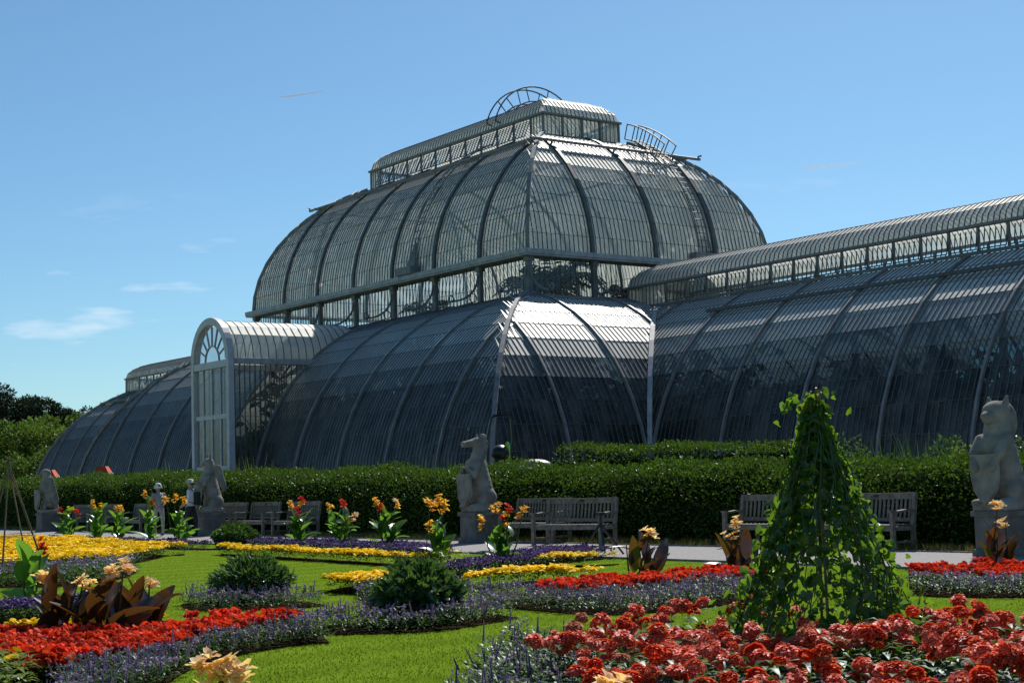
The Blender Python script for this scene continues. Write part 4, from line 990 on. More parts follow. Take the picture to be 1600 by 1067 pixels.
for k in range(90000):
    x = hx0 + (hx1 - hx0) * (rr.random()); sec = hedge_section(x); j = rr.choices(range(7), (1.2, 1.6, 1.0, 1.4, 1.4, .6, .4))[0]; f = rr.random()
    (ya, za), (yb, zb) = sec[j], sec[j + 1]; y = ya + (yb - ya) * f; z = za + (zb - za) * f; nn = unit((0, -(zb - za), (yb - ya)))
    b = rr.gauss(0, .045) + .03 + .05 * math.sin(x * 1.7 + y * 3) * math.sin(x * .63 + z * 4) + (.10 * rr.random() if rr.random() < .03 else 0); p = np.array([x - hx0, y + 25.4, z]) + nn * b
    lst.append((p, unit(nn * .6 + np.array([rr.gauss(0, .7), rr.gauss(0, .5), rr.gauss(0, .5) + .2])), rr.uniform(.05, .09), rr.uniform(.03, .05)))
leaves_mesh('hedge_leaves', lst, [M['hedge']], hedge, kind='stuff')
# rough grass verge under the hedge
t_v = []
for q in range(5):
    t = TP()
    for k in range(7):
        a = R.uniform(0, 6.28); h = R.uniform(.05, .15); x, y = R.gauss(0, .03), R.gauss(0, .03)
        t.tri((x - .004, y, 0), (x + .004, y, 0), (x + h * .4 * math.cos(a), y + h * .4 * math.sin(a), h), 0)
    t_v.append(t.arr())
Pv = np.stack([RNG.uniform(0, 64, 9000), -27.5 + .85 * RNG.random(9000) ** 1.4, np.zeros(9000)], 1)
scatter('verge_grass', t_v, Pv, RNG.uniform(.6, 1.3, 9000), [M['verge']], label='dry rough grass verge between path and hedge', cat='grass', kind='stuff')
sheet('verge', [(-60, -27.5), (120, -27.5), (120, -26.3), (-60, -26.3)], .008, plain('verge_soil', (.10, .095, .03), .95, .3, 3, .6, 40), kind='structure')

def strap_plant(x, y, z, h, n, label, mat='leaf', spread=.7):
    root = empty('strap_leaved_plant', (x, y, z), R.uniform(0, 6), label=label, cat='plant'); b = MB()
    for k in range(n):
        a = R.uniform(0, 6.28); L_ = h * R.uniform(.7, 1.1); out = spread * R.uniform(.3, 1.1); pts = []
        d = np.array([math.cos(a), math.sin(a)]); sd = np.array([-d[1], d[0], 0]); vs_ = []
        for q in range(5):
            f = q / 4; p = np.array([d[0] * L_ * out * f, d[1] * L_ * out * f, L_ * (f - .45 * out * f * f)]); w = .03 * (1 - f * .9); vs_ += [p - sd * w, p + sd * w]
        b.add(vs_, [(2*q, 2*q+1, 2*q+3, 2*q+2) for q in range(4)])
    b.build('leaves', M[mat], root, kind='stuff'); return root
def Zat(u, v, y): return Yp(u, v, y)
def terrace_shrub(u, y, wpx, top_v, label, n, mat='leaf_shrub', L_=.12, w=.06, group=None):
    p = Yp(u, top_v, y); D = np.dot(p - CAM, _fw); 
    return shrub(u, top_v, wpx, (p[2] - .02) * FPX / D, label, n, mat, L_, w, base=(p[0], p[1], .02), group=group)
def low_hedge(u0, u1, y0, tv, depth, label, dens=900):
    pa, pb = Yp(u0, tv, y0), Yp(u1, tv - 6, y0); x0, x1 = pa[0], pb[0]; zt0, zt1 = pa[2], pb[2]
    root = empty('hedge', (x0, y0, .02), 0, label=label, cat='hedge')
    c = MB(); c.box((.1, .08, 0), (x1 - x0 - .1, depth - .08, min(zt0, zt1) - .15)); c.build('hedge_core', M['hedge_core'], root); lst = []
    for k in range(int((x1 - x0) * dens)):
        x = rr.uniform(0, x1 - x0); zt = zt0 + (zt1 - zt0) * x / (x1 - x0) + .10 * math.sin(x * 2.3) * math.sin(x * .9 + 1) - .02; f = rr.random()
        if f < .5: p = np.array([x, rr.gauss(0, .05), zt * rr.random()]); nn = np.array([0, -1., .2])
        else: p = np.array([x, depth * rr.random(), zt + rr.gauss(0, .05)]); nn = np.array([0, 0, 1.])
        lst.append((p, unit(nn * .6 + np.array([rr.gauss(0, .7), rr.gauss(0, .5), rr.gauss(0, .5) + .2])), rr.uniform(.06, .11), rr.uniform(.035, .06)))
    leaves_mesh('hedge_leaves', lst, [M['hedge']], root, kind='stuff')
low_hedge(865, 1250, -20.2, 703, 1.6, 'low evergreen hedge against the glasshouse wing, behind the main hedge')
for u, y, w_, tv, lab in ((1330, -19, 90, 690, 'dark shrub behind the vine wigwam, next to spiky leaves'), (1480, -20, 90, 690, 'dark shrub next to the lime green bush')):
    terrace_shrub(u, y, w_, tv, lab, 1500)
terrace_shrub(1505, -22.3, 70, 700, 'lime green bush behind the hedge next to the lion statue', 1300, 'leaf_lime', .09, .05)
terrace_shrub(1595, -20.5, 60, 690, 'dark shrub right behind the lion statue head', 1000)
for u, y, tv, lab, mt in ((1440, -20, 676, 'spiky strap leaved plant under the fourth wing rib', 'leaf'), (1385, -20.5, 690, 'smaller spiky plant next to the fourth wing rib', 'leaf'), (400, -19, 716, 'bright strap leaved clump beside the porch', 'leaf_lime'), (375, -18.5, 722, 'strap leaved clump at the porch wall', 'leaf'), (270, -20.5, 726, 'strap leaved clump left of the porch', 'leaf_lime'), (240, -21, 730, 'low strap leaved clump left of the porch by the aisle', 'leaf'), (655, -20, 716, 'small spiky plant at the aisle behind the hedge', 'leaf'), (585, -20, 722, 'tiny spiky plant at the aisle behind the hedge', 'leaf')):
    p = Yp(u, tv, y); strap_plant(p[0], p[1], .02, p[2] * 1.15, 60, lab, mt)

def tree(name, base, H, crown, label, mat, n, L_, w, trunk_r=.25, tiers=None, group=None):
    root = empty(name, base, 0, label=label, cat='tree', group=group); rr = random.Random(int(base[0] * 13 + base[1]))
    tb = MB(); tb.tube([(0, 0, 0), (rr.gauss(0, .15), rr.gauss(0, .15), H * .4), (rr.gauss(0, .3), rr.gauss(0, .3), H * .85)], [trunk_r, trunk_r * .7, trunk_r * .25], 8)
    tb.build('trunk', M['bark'], root); lst = []; lb = MB()
    for (cx, cy, cz, rx, rz) in crown:
        lst += leaf_cloud((cx, cy, cz), (rx, rx, rz), int(n * rx * rx / 4), L_, w, rr, shell=.5)
        lb.tube([(0, 0, cz * .45), (cx * .5, cy * .5, cz * .75), (cx, cy, cz)], [trunk_r * .4, trunk_r * .25, .04], 5)
    lb.build('limbs', M['bark'], root, kind='stuff')
    leaves_mesh('crown', lst, [M[mat]], root, kind='stuff')
def crownset(H, W, k, rr, low=.3, r=.32):
    out = []
    for q in range(k):
        a = rr.uniform(0, 6.28); f = rr.uniform(low, .95); rad = W * math.sqrt(rr.random()) * (1.05 - .7 * max(0, f - .5) * 1.4)
        s_ = W * r * rr.uniform(.7, 1.25); out.append((rad * math.cos(a), rad * math.sin(a), H * f - s_ * .3, s_, s_ * .75))
    return out
rr2 = random.Random(21)
def far(u, D): p = CAM + ray(u, 790) * D; return (p[0], p[1], 0)
GT = 'trees beyond the far wing'
tree('broadleaf_tree', far(40, 150), 8.8, crownset(8.8, 5.4, 24, rr2, .2), 'bright green round tree in front of the dark pines', 'leaf_tree', 1000, .30, .2, .2, group=GT)
tree('broadleaf_tree', far(-40, 150), 9.5, crownset(9.5, 5.4, 20, rr2, .15), 'mid green tree at the picture edge under the pines', 'leaf_tree', 900, .30, .2, .22, group=GT)
tree('broadleaf_tree', far(110, 162), 9.8, crownset(9.8, 5.0, 22, rr2, .15), 'mid green tree against the end of the far wing', 'leaf_tree', 900, .32, .2, .22, group=GT)
tree('broadleaf_tree', far(66, 142), 5.4, crownset(5.4, 4.0, 16, rr2, .15), 'low yellow green bushy tree next to the falcon statue', 'leaf_tree', 900, .26, .17, .15, group=GT)
for u, D, H, W, lab in ((0, 172, 13.6, 6.8, 'tallest dark pine with sharp drooping top'), (46, 174, 12.2, 7.2, 'dark pine with a ragged flat top'), (80, 176, 10.6, 5.4, 'shorter dark pine leaning into the gap of sky'), (134, 182, 11.6, 4.4, 'dark pine peeping over the shoulder of the far wing'), (165, 184, 11.8, 3.4, 'dark pine mostly hidden behind the far wing lantern')):
    cs = crownset(H, W, 30, rr2, .4, .3); cs = [(a, b, c, r, rz * .55) for a, b, c, r, rz in cs] + [(.3, 0, H * .93, W * .22, W * .16)]
    tree('pine_tree', far(u, D), H, cs, lab, 'leaf_pine', 1500, .34, .12, .25, group=GT)
lst = []
for k in range(15000):
    x = rr2.uniform(-150, -66); y = -30 + rr2.gauss(0, 3) + (x + 60) * -.3; lst.append((np.array([x, y, abs(rr2.gauss(0, 1.1))]), unit((rr2.gauss(0, 1), rr2.gauss(0, 1), rr2.gauss(0, 1))), rr2.uniform(.2, .45), rr2.uniform(.15, .3)))
leaves_mesh('undergrowth', lst, [M['leaf_tree']], None, label='far band of undergrowth below the trees', cat='undergrowth', kind='stuff')

# ---- planting inside the glasshouse
sheet('glasshouse_floor', [(-XW, -7.4), (-X1, -7.4), (-X1, -15), (X1, -15), (X1, -7.4), (XW, -7.4), (XW, 7.4), (X1, 7.4), (X1, 15), (-X1, 15), (-X1, 7.4), (-XW, 7.4)], .05, M['soil'], kind='structure')
lst = []
for k in range(42000):
    if rr2.random() < .5: 
        x = rr2.uniform(-19.5, 19.5); y = rr2.uniform(-13.8, 13.8); top = 4.2 if abs(y) > 8 or abs(x) > 14 else 8.5
        e_ = min(20.9 - abs(x), 15.2 - abs(y)); top = min(top, .8 + e_ * 2.2)
    else:
        x = rr2.uniform(14, 47) * rr2.choice((-1, 1, 1)); y = rr2.uniform(-6.3, 6.3); top = min(5.6, .8 + (7.6 - abs(y)) * 2.0)
    z = top * rr2.random() ** .7 * (.75 + .25 * math.sin(x * 1.3) * math.sin(y * 1.7))
    lst.append((np.array([x, y, z + .1]), unit((rr2.gauss(0, 1), rr2.gauss(0, 1), rr2.gauss(0, .7) - .2)), rr2.uniform(.45, 1.0), rr2.uniform(.25, .5)))
leaves_mesh('indoor_planting', lst, [M['leaf_palm']], None, label='dense tropical planting filling the glasshouse beds', cat='plants', kind='stuff')
def palm(x, y, H, n, label, L_=3.2):
    root = empty('palm_tree', (x, y, .05), R.uniform(0, 6), label=label, cat='palm', group='palms under the dome'); MB().tube([(0, 0, 0), (.1, .05, H * .5), (0, 0, H)], [.24, .18, .14], 8).build('trunk', M['trunk'], root)
    lst = []; b = MB()
    for k in range(n):
        a = 2 * PI * k / n * 2.6 + R.uniform(-.2, .2); e0 = R.uniform(.05, 1.2); pts = []
        for q in range(9):
            f = q / 8; rad = L_ * f * math.cos(e0) * (1 - .15 * f); z = H + L_ * (f * math.sin(e0) - .55 * f * f); p = np.array([rad * math.cos(a), rad * math.sin(a), z]); pts.append(p)
            if q:
                t_ = unit(pts[-1] - pts[-2]); sd = unit(np.cross(t_, (0, 0, 1)))
                for s_ in (-1, 1):
                    for o_ in (0, .5): lst.append((p - t_ * o_ * L_ / 8, unit(sd * s_ + t_ * .6 + np.array([0, 0, -.35])), .75 * (1.1 - .5 * f), .09))
        b.tube(pts, .025, 4)
    b.build('frond_stalks', M['stem'], root, kind='stuff'); leaves_mesh('crown', lst, [M['leaf_palm']], root, kind='stuff')
for x, y, H, lab in ((10.6, -4.2, 10.6, 'palm right behind the near corner of the dome'), (11.0, .5, 11.5, 'palm behind the middle of the dome end'), (7.2, -1.2, 13.2, 'tall palm under the near end of the dome lantern'), (9.4, 3.4, 12.0, 'palm behind the ladder side of the dome end'), (4.4, -4.4, 10.2, 'palm behind the winch bay of the dome'), (2.0, 1.5, 13.5, 'tall palm under the middle of the dome'), (-1.0, -4.6, 9.6, 'palm behind the middle clerestory windows'), (-6.0, 0, 12.5, 'tall palm under the far end of the dome'), (-9.5, -3.5, 10.0, 'palm behind the far clerestory windows'), (7.0, 4.4, 10.6, 'palm at the back of the near dome end')):
    palm(x, y, H - 2.2, 20, lab)
for k, x in enumerate((25.5, 29.0, 31.8)): palm(x, -.6 + .5 * k, 8.1 - 1.3 + .3 * k, 18, ('palm brushing the wing lantern vents near the dome', 'palm filling the dark vents of the wing lantern', 'palm further along under the wing lantern')[k], 2.0)

# ---- lawn grass
n_g = 230000
rg = 7.0 * (45 / 7.0) ** RNG.random(n_g); ag = YAW + RNG.uniform(-.45, .45, n_g)
Pg = np.stack([CAM[0] + rg * np.cos(ag), CAM[1] + rg * np.sin(ag), np.zeros(n_g)], 1); tt = rg
keep = (Pg[:, 1] < -31.1)
for poly in SOIL: keep &= ~inside(Pg[:, :2], [tuple(p) for p in poly])
Pg = Pg[keep]; n_g = len(Pg); a = RNG.uniform(0, 6.28, n_g); h = RNG.uniform(.010, .024, n_g); w = RNG.uniform(.003, .006, n_g); ln = RNG.normal(0, .008, (n_g, 2))
V = np.zeros((n_g, 3, 3)); V[:, 0] = Pg; V[:, 1] = Pg; V[:, 2] = Pg
V[:, 0, 0] -= w * np.cos(a); V[:, 0, 1] -= w * np.sin(a); V[:, 1, 0] += w * np.cos(a); V[:, 1, 1] += w * np.sin(a); V[:, 2, :2] += ln; V[:, 2, 2] += h
o = bpy.data.objects.new('lawn_grass', np_mesh('lawn_grass', V.reshape(-1, 3), np.arange(n_g * 3).reshape(-1, 3), [M['grass']])); link(o); tag(o, 'short mown grass of the lawns between the beds', 'grass', kind='stuff')

# ================================================================== SCULPTED FORMS
def blob(name, parts, voxel, mats, smooth_it=6):
    "one continuous skin over overlapping rounded volumes"
    bm = bmesh.new()
    for q in parts:
        if q[0] == 'e':
            _, c, r = q[:3]; mt = Matrix.Translation(Vector(c)) @ (Matrix.Rotation(q[3], 4, q[4]) if len(q) > 3 else Matrix.Identity(4)) @ Matrix.Diagonal((*r, 1))
            bmesh.ops.create_icosphere(bm, subdivisions=3, radius=1, matrix=mt)
        elif q[0] == 'c':
            _, p0, r0, p1, r1 = q; p0, p1 = Vector(p0), Vector(p1); n = max(3, int((p1 - p0).length / (min(r0, r1) * .5)) + 1); n = min(n, 26)
            for k in range(n):
                f = k / (n - 1); bmesh.ops.create_icosphere(bm, subdivisions=2, radius=r0 + (r1 - r0) * f, matrix=Matrix.Translation(p0.lerp(p1, f)))
        elif q[0] == 'b':
            _, c, sz = q[:3]; mt = Matrix.Translation(Vector(c)) @ (Matrix.Rotation(q[3], 4, q[4]) if len(q) > 3 else Matrix.Identity(4)) @ Matrix.Diagonal((*sz, 1))
            bmesh.ops.create_cube(bm, size=1, matrix=mt)
    me = bpy.data.meshes.new('tmp'); bm.to_mesh(me); bm.free()
    o = bpy.data.objects.new('tmp', me); COL.objects.link(o)
    md = o.modifiers.new('r', 'REMESH'); md.mode = 'VOXEL'; md.voxel_size = voxel
    if smooth_it: sm = o.modifiers.new('s', 'SMOOTH'); sm.factor = .5; sm.iterations = smooth_it
    dg = bpy.context.evaluated_depsgraph_get(); ev = o.evaluated_get(dg); res = bpy.data.meshes.new_from_object(ev); res.name = name
    bpy.data.objects.remove(o); bpy.data.meshes.remove(me)
    res.materials.clear()
    for q in mats: res.materials.append(q)
    res.polygons.foreach_set('use_smooth', [True] * len(res.polygons)); return res

def beast(kind):
    p = [('b', (0, .02, .06), (.56, .66, .12))]
    if kind != 'falcon':
        for s in (-1, 1):
            p += [('e', (s * .16, .12, .30), (.16, .25, .25)), ('c', (s * .19, .0, .16), .085, (s * .19, -.24, .13), .07), ('e', (s * .19, -.30, .13), (.075, .10, .055))]
        p += [('c', (0, .14, .34), .27, (0, -.02, 1.02), .23), ('e', (0, -.09, .98), (.23, .2, .26))]
    if kind == 'horse':
        p += [('c', (0, -.02, 1.12), .19, (0, .05, 1.45), .13), ('e', (0, -.02, 1.55), (.115, .17, .125)), ('c', (0, -.10, 1.55), .10, (0, -.36, 1.52), .072), ('e', (0, -.38, 1.52), (.075, .065, .07))]
        for k in range(7): p.append(('e', (0, .16 + .03 * math.sin(k), 1.66 - .1 * k), (.07, .09, .10)))
        for s in (-1, 1): p += [('c', (s * .07, .04, 1.64), .04, (s * .085, .05, 1.76), .014), ('c', (s * .2, -.12, 1.08), .085, (s * .22, -.26, .80), .07), ('c', (s * .22, -.26, .80), .065, (s * .10, -.36, .98), .055)]
    elif kind == 'lion':
        p += [('c', (0, -.02, 1.1), .22, (0, .0, 1.42), .19), ('e', (0, -.04, 1.50), (.185, .2, .18)), ('e', (0, -.20, 1.44), (.10, .12, .09)), ('e', (0, -.29, 1.43), (.07, .05, .06)), ('e', (0, -.22, 1.36), (.075, .09, .05)),
              ('e', (0, .12, 1.36), (.20, .15, .32)), ('e', (0, -.15, 1.56), (.13, .06, .05))]
        for s in (-1, 1): p += [('c', (s * .13, .0, 1.62), .055, (s * .155, .02, 1.74), .02), ('c', (s * .2, -.13, 1.08), .095, (s * .2, -.30, .86), .08), ('c', (s * .2, -.30, .86), .075, (s * .14, -.37, .70), .07), ('e', (s * .14, -.39, .66), (.075, .07, .08)), ('e', (s * .09, -.11, 1.57), (.05, .08, .04))]
    elif kind == 'griffin':
        p += [('c', (0, -.02, 1.1), .20, (0, .02, 1.40), .15), ('e', (0, -.02, 1.48), (.13, .17, .14)), ('c', (0, -.12, 1.47), .085, (0, -.26, 1.42), .05), ('c', (0, -.26, 1.42), .045, (0, -.29, 1.34), .02)]
        for s in (-1, 1):
            p += [('c', (s * .08, -.0, 1.58), .04, (s * .10, .0, 1.78), .012), ('c', (s * .2, -.12, 1.05), .085, (s * .18, -.32, .80), .065), ('e', (s * .16, -.36, .74), (.07, .07, .08))]
            for k in range(6): p.append(('e', (s * (.22 + .01 * k), .16 + .035 * k, 1.26 - .10 * k), (.05, .15 - .012 * k, .16)))
    else:   # falcon
        p += [('c', (0, .08, .42), .26, (0, -.02, 1.05), .24), ('e', (0, -.08, .95), (.24, .2, .30)), ('c', (0, -.02, 1.2), .19, (0, -.03, 1.42), .15), ('e', (0, -.05, 1.48), (.15, .18, .15)), ('c', (0, -.18, 1.50), .07, (0, -.28, 1.45), .04), ('c', (0, -.28, 1.45), .035, (0, -.30, 1.37), .014), ('c', (0, .2, .5), .14, (0, .36, .14), .08)]
        for s in (-1, 1):
            p += [('c', (s * .12, -.1, .40), .10, (s * .13, -.18, .14), .06)]
            for k in range(4): p.append(('c', (s * .13, -.18, .12), .03, (s * .13 + .07 * math.cos(k * 1.6 + 3.9), -.18 + .10 * math.sin(k * 1.6 + 3.9), .11), .022))
            for k in range(7): p.append(('e', (s * (.25 - .008 * k), .0 + .04 * k, 1.18 - .12 * k), (.07, .16 - .006 * k, .17)))
    return p
ST = 'heraldic beasts along the path'
for kind, u, hz, lab in (('falcon', 70, 735, 'pale stone falcon statue with folded wings on a plinth'), ('griffin', 322, 720, 'pale stone griffin statue with pricked ears and curved back on a plinth'),
                         ('horse', 740, 690, 'pale stone horse statue with long muzzle sitting up on a plinth'), ('lion', 1552, 635, 'pale stone lion statue with small ears and a shield on a plinth')):
    x = Yp(u, hz, -28.0)[0]
    root = empty(kind + '_statue', (x, -27.15 - .75, .012), 0, label=lab, cat='statue', group=ST)
    pb_ = MB(); pb_.box((-.34, -.36, 0), (.34, .40, .10)); pb_.box((-.30, -.32, .10), (.30, .36, .60)); pb_.box((-.34, -.36, .60), (.34, .40, .68)); pb_.build('plinth', M['plinth_stone'], root)
    bo = bpy.data.objects.new('beast', blob('beast', beast(kind), .016, [M['stone']], 2)); link(bo, root); bo.location = (0, 0, .68)
    if kind == 'lion': bo.scale = (1.12, 1.1, 1.0)
    sh = MB(); n_ = 9; out_ = [(-.24, .98), (-.24, .62), (-.20, .44), (-.10, .30), (0, .22), (.10, .30), (.20, .44), (.24, .62), (.24, .98)]
    vs_ = [(a, -.41 - .04 * math.cos(a * 5), z + .56) for a, z in out_] + [(a, -.34 - .04 * math.cos(a * 5), z + .56) for a, z in out_]
    sh.add(vs_, [tuple(range(n_)), tuple(range(2 * n_ - 1, n_ - 1, -1))] + [(k, k + n_, (k + 1) % n_ + n_, (k + 1) % n_) for k in range(n_)]); sh.build('shield', M['stone'], root)

# ---- benches
def make_bench(label, loc, rz, W=1.75):
    root = empty('garden_bench', loc, rz, label=label, cat='bench', group='weathered teak benches along the path')
    w = W / 2
    for s in (-1, 1):
        MB().box((s * w - .035, -.30, 0), (s * w + .035, -.23, .64)).build('leg', M['wood'], root)
        MB().bar([(s * w, .22, 0), (s * w, .22, .42), (s * w, .32, .96)], .07, .065, side=(1, 0, 0)).build('leg', M['wood'], root)
        MB().bar([(s * w, -.33, .66), (s * w, -.15, .645), (s * w, .05, .665), (s * w, .245, .66)], .075, .035, side=(1, 0, 0)).build('armrest', M['wood'], root)
        MB().box((s * w - .025, -.23, .33), (s * w + .025, .19, .40)).build('side_rail', M['wood'], root)
        MB().box((s * w - .02, -.23, .12), (s * w + .02, .19, .16)).build('stretcher', M['wood'], root)
    for k in range(6): MB().box((-w + .036, -.30 + .085 * k, .408), (w - .036, -.235 + .085 * k, .432)).build('seat_slat', M['wood'], root)
    MB().box((-w + .036, -.29, .325), (w - .036, -.255, .405)).build('front_apron', M['wood'], root)
    MB().bar([(-w + .036, .312, .90), (w - .036, .312, .90)], .035, .11).build('top_rail', M['wood'], root)
    MB().bar([(-w + .036, .242, .50), (w - .036, .242, .50)], .035, .06).build('bottom_rail', M['wood'], root)
    n = 17; me = MB().bar([(0, .246, .53), (0, .304, .845)], .045, .018, side=(1, 0, 0)).mesh('back_slat', [M['wood']])
    for k in range(n):
        o = bpy.data.objects.new('back_slat', me); link(o, root); o.location = (-w + .1 + (W - .2) * k / (n - 1), 0, 0)
    MB().box((-.06, .284, .88), (.06, .2925, .925)).build('plaque', M['black'], root)
    return root
for u, y, rz, lab in ((118, -27.25, 0, 'bench next to the falcon statue'), (163, -27.25, 0, 'second bench along from the falcon statue'), (215, -27.25, 0, 'bench behind the person in the white bucket hat'),
                     (352, -27.25, 0, 'bench next to the griffin statue'), (402, -27.25, 0, 'bench joined to the end of the one by the griffin'), (462, -27.25, 0, 'bench behind the big red headed canna'),
                     (836, -27.45, .08, 'bench next to the horse statue, partly behind another bench'), (897, -28.05, .24, 'bench turned to an angle in front of its neighbour by the horse'),
                     (1205, -27.25, .12, 'bench left of the vine wigwam, seen through its leaves'), (1352, -27.2, -.05, 'bench right of the vine wigwam, seen through its leaves')):
    p = Yp(u, 815, y); make_bench(lab, (p[0], y, .012), rz)

# ---- tripod stands
for u, v, lab in ((940, 868, 'black three legged stand beside the angled bench'), (468, 846, 'black three legged stand behind the big red headed canna')):
    b_ = G(u, v); b_ = np.array([b_[0], b_[1], .012]); D = np.dot(b_ - CAM, _fw); h = 62 * D / FPX if u > 800 else 56 * D / FPX
    root = empty('tripod_stand', tuple(b_), 0, label=lab, cat='stand', group='black tripod stands')
    rt = np.array([_r[0], _r[1], 0]); fwd = np.array([_fw[0], _fw[1], 0])
    for dx, dy in ((-.42, .1), (.05, -.35), (.40, .12)):
        f = rt * dx + fwd * dy; MB().tube([f, np.array([0, 0, h * .78])], [.018, .022], 6).build('leg', M['black'], root)
    MB().tube([(0, 0, h * .7), (0, 0, h)], .025, 8).build('post', M['black'], root); MB().box((-.06, -.06, h), (.06, .06, h + .05)).build('head', M['black'], root)

# ---- people
SK = plain('skin', (.45, .27, .19), .5, .05, 8)
def cloth(name, col): return plain(name, col, .8, .12, 14, .2, 60)
def person(label, loc, rz, H, shirt, trousers, hat=None, bag=None, walk=0.0):
    root = empty('person', loc, rz, label=label, cat='person'); k = H / 1.72; p = []
    for s in (-1, 1):
        st = walk * s
        p += [('c', (s * .10, 0, .90), .095, (s * .10, -st * .4, .50), .066), ('c', (s * .10, -st * .4, .50), .062, (s * .10, -st * .3 + .03, .09), .042), ('c', (s * .10, -st * .3 + .03, .06), .043, (s * .115, -st * .3 - .13, .045), .036)]
        p += [('c', (s * .19, 0, 1.38), .062, (s * .25, .02, 1.12), .046), ('c', (s * .25, .02, 1.12), .043, (s * .23, -.16, .95), .032), ('e', (s * .228, -.19, .93), (.022, .045, .045))]
    p += [('e', (0, 0, .95), (.165, .12, .14)), ('c', (0, .0, 1.0), .135, (0, .01, 1.28), .145), ('e', (0, .01, 1.32), (.185, .115, .13)), ('c', (0, 0, 1.40), .06, (0, -.01, 1.52), .052),
          ('e', (0, -.02, 1.61), (.078, .095, .115)), ('e', (0, -.115, 1.60), (.014, .02, .02)), ('e', (.078, -.01, 1.60), (.012, .022, .03)), ('e', (-.078, -.01, 1.60), (.012, .022, .03))]
    me = blob('body', p, .016, [SK, shirt, trousers, M['black']], 3)
    bm = bmesh.new(); bm.from_mesh(me)
    for s in (-1, 1):       # five separate fingers
        for q in range(4):
            c = Vector((s * .228 + (q - 1.5) * .0 , -.225, .945 - .022 * q + .01)); L_ = (.065, .075, .07, .055)[q]
            for z in range(5): bmesh.ops.create_icosphere(bm, subdivisions=1, radius=.0085, matrix=Matrix.Translation(c + Vector((0, -L_ * z / 5 * .8, -L_ * (z / 5) ** 2 * .6))))
        for z in range(4): bmesh.ops.create_icosphere(bm, subdivisions=1, radius=.01, matrix=Matrix.Translation(Vector((s * .228 - s * (.02 + .01 * z), -.19 - .014 * z, .955 + .004 * z))))
    for f in bm.faces:
        c = f.calc_center_median(); hand = c.y < -.135 and c.z > .85 and abs(c.x) > .17
        f.material_index = 0 if (c.z > 1.46 or hand) else 1 if c.z > .93 or (abs(c.x) > .19 and c.z > .8) else 2 if c.z > .085 else 3
        f.smooth = True
    bm.to_mesh(me); bm.free()
    o = bpy.data.objects.new('body', me); link(o, root); o.scale = (k, k, k)
    hair = MB(); hair.add([(.088 * math.cos(a) * math.cos(e_), .02 + .10 * math.sin(a) * math.cos(e_), 1.625 + .118 * math.sin(e_)) for e_ in (-.5, -.1, .35, .8, 1.25) for a in np.linspace(.1, PI - .1, 9)], [(9*i+j, 9*i+j+1, 9*i+10+j, 9*i+9+j) for i in range(4) for j in range(8)])
    h = hair.build('hair', plain('hair', (.05, .035, .025), .6), root, True); h.scale = (k, k, k)
    if hat:
        hm, brim, drop = hat; b = MB(); n = 20; rings = [(.0, 1.76), (.05, 1.755), (.092, 1.72), (.108, 1.655), (brim, 1.655 - drop), (brim - .006, 1.650 - drop), (.104, 1.645)]
        vs_ = [(r * math.cos(2 * PI * j / n), -.015 + r * 1.12 * math.sin(2 * PI * j / n), z) for r, z in rings for j in range(n)]
        b.add(vs_, [(n*i+j, n*i+(j+1) % n, n*i+n+(j+1) % n, n*i+n+j) for i in range(len(rings)-1) for j in range(n)]); o = b.build('hat', hm, root, True); o.scale = (k, k, k)
    if bag:
        o = bpy.data.objects.new('backpack', blob('backpack', [('b', (0, .20, 1.16), (.27, .13, .40)), ('e', (0, .25, 1.08), (.11, .06, .12))], .02, [bag], 5)); link(o, root); o.scale = (k, k, k)
        sp = MB()
        for s in (-1, 1): sp.bar([(s * .1, .15, 1.38), (s * .11, .02, 1.475), (s * .12, -.13, 1.34), (s * .13, -.12, 1.12), (s * .13, .14, 1.0)], .04, .012)
        o = sp.build('straps', bag, root); o.scale = (k, k, k)
    return root
WH = cloth('white_cotton', (.72, .73, .76)); CR = cloth('cream_straw', (.62, .57, .46)); GP = cloth('grey_print', (.30, .29, .29)); DG = cloth('dark_green_nylon', (.015, .022, .018)); BK = cloth('dark_cloth', (.03, .03, .035)); LT = cloth('pale_trousers', (.38, .37, .35)); RD = cloth('maroon_cloth', (.16, .02, .02)); BL = cloth('blue_cloth', (.08, .16, .36))
q1 = G(248, 838); q2 = G(299, 839)
person('person in a white bucket hat and grey print top on the path', (q1[0], q1[1], .012), -1.5, 1.58, GP, LT, (WH, .155, .075), None, .25)
person('person in a cream sun hat with a dark backpack over a white shirt', (q2[0], q2[1], .012), -.8, 1.66, WH, BK, (CR, .215, .02), DG, .3)
for u, v, y, lab, sc_, H in ((292, 722, -20.5, 'person in a maroon top behind the hedge left of the porch', RD, 1.75), (336, 726, -20.0, 'person in a blue top at the porch door behind the griffin', BL, 1.75)):
    p = Yp(u, v, y); person(lab, (p[0], y, .02), .6, H, sc_, BK)

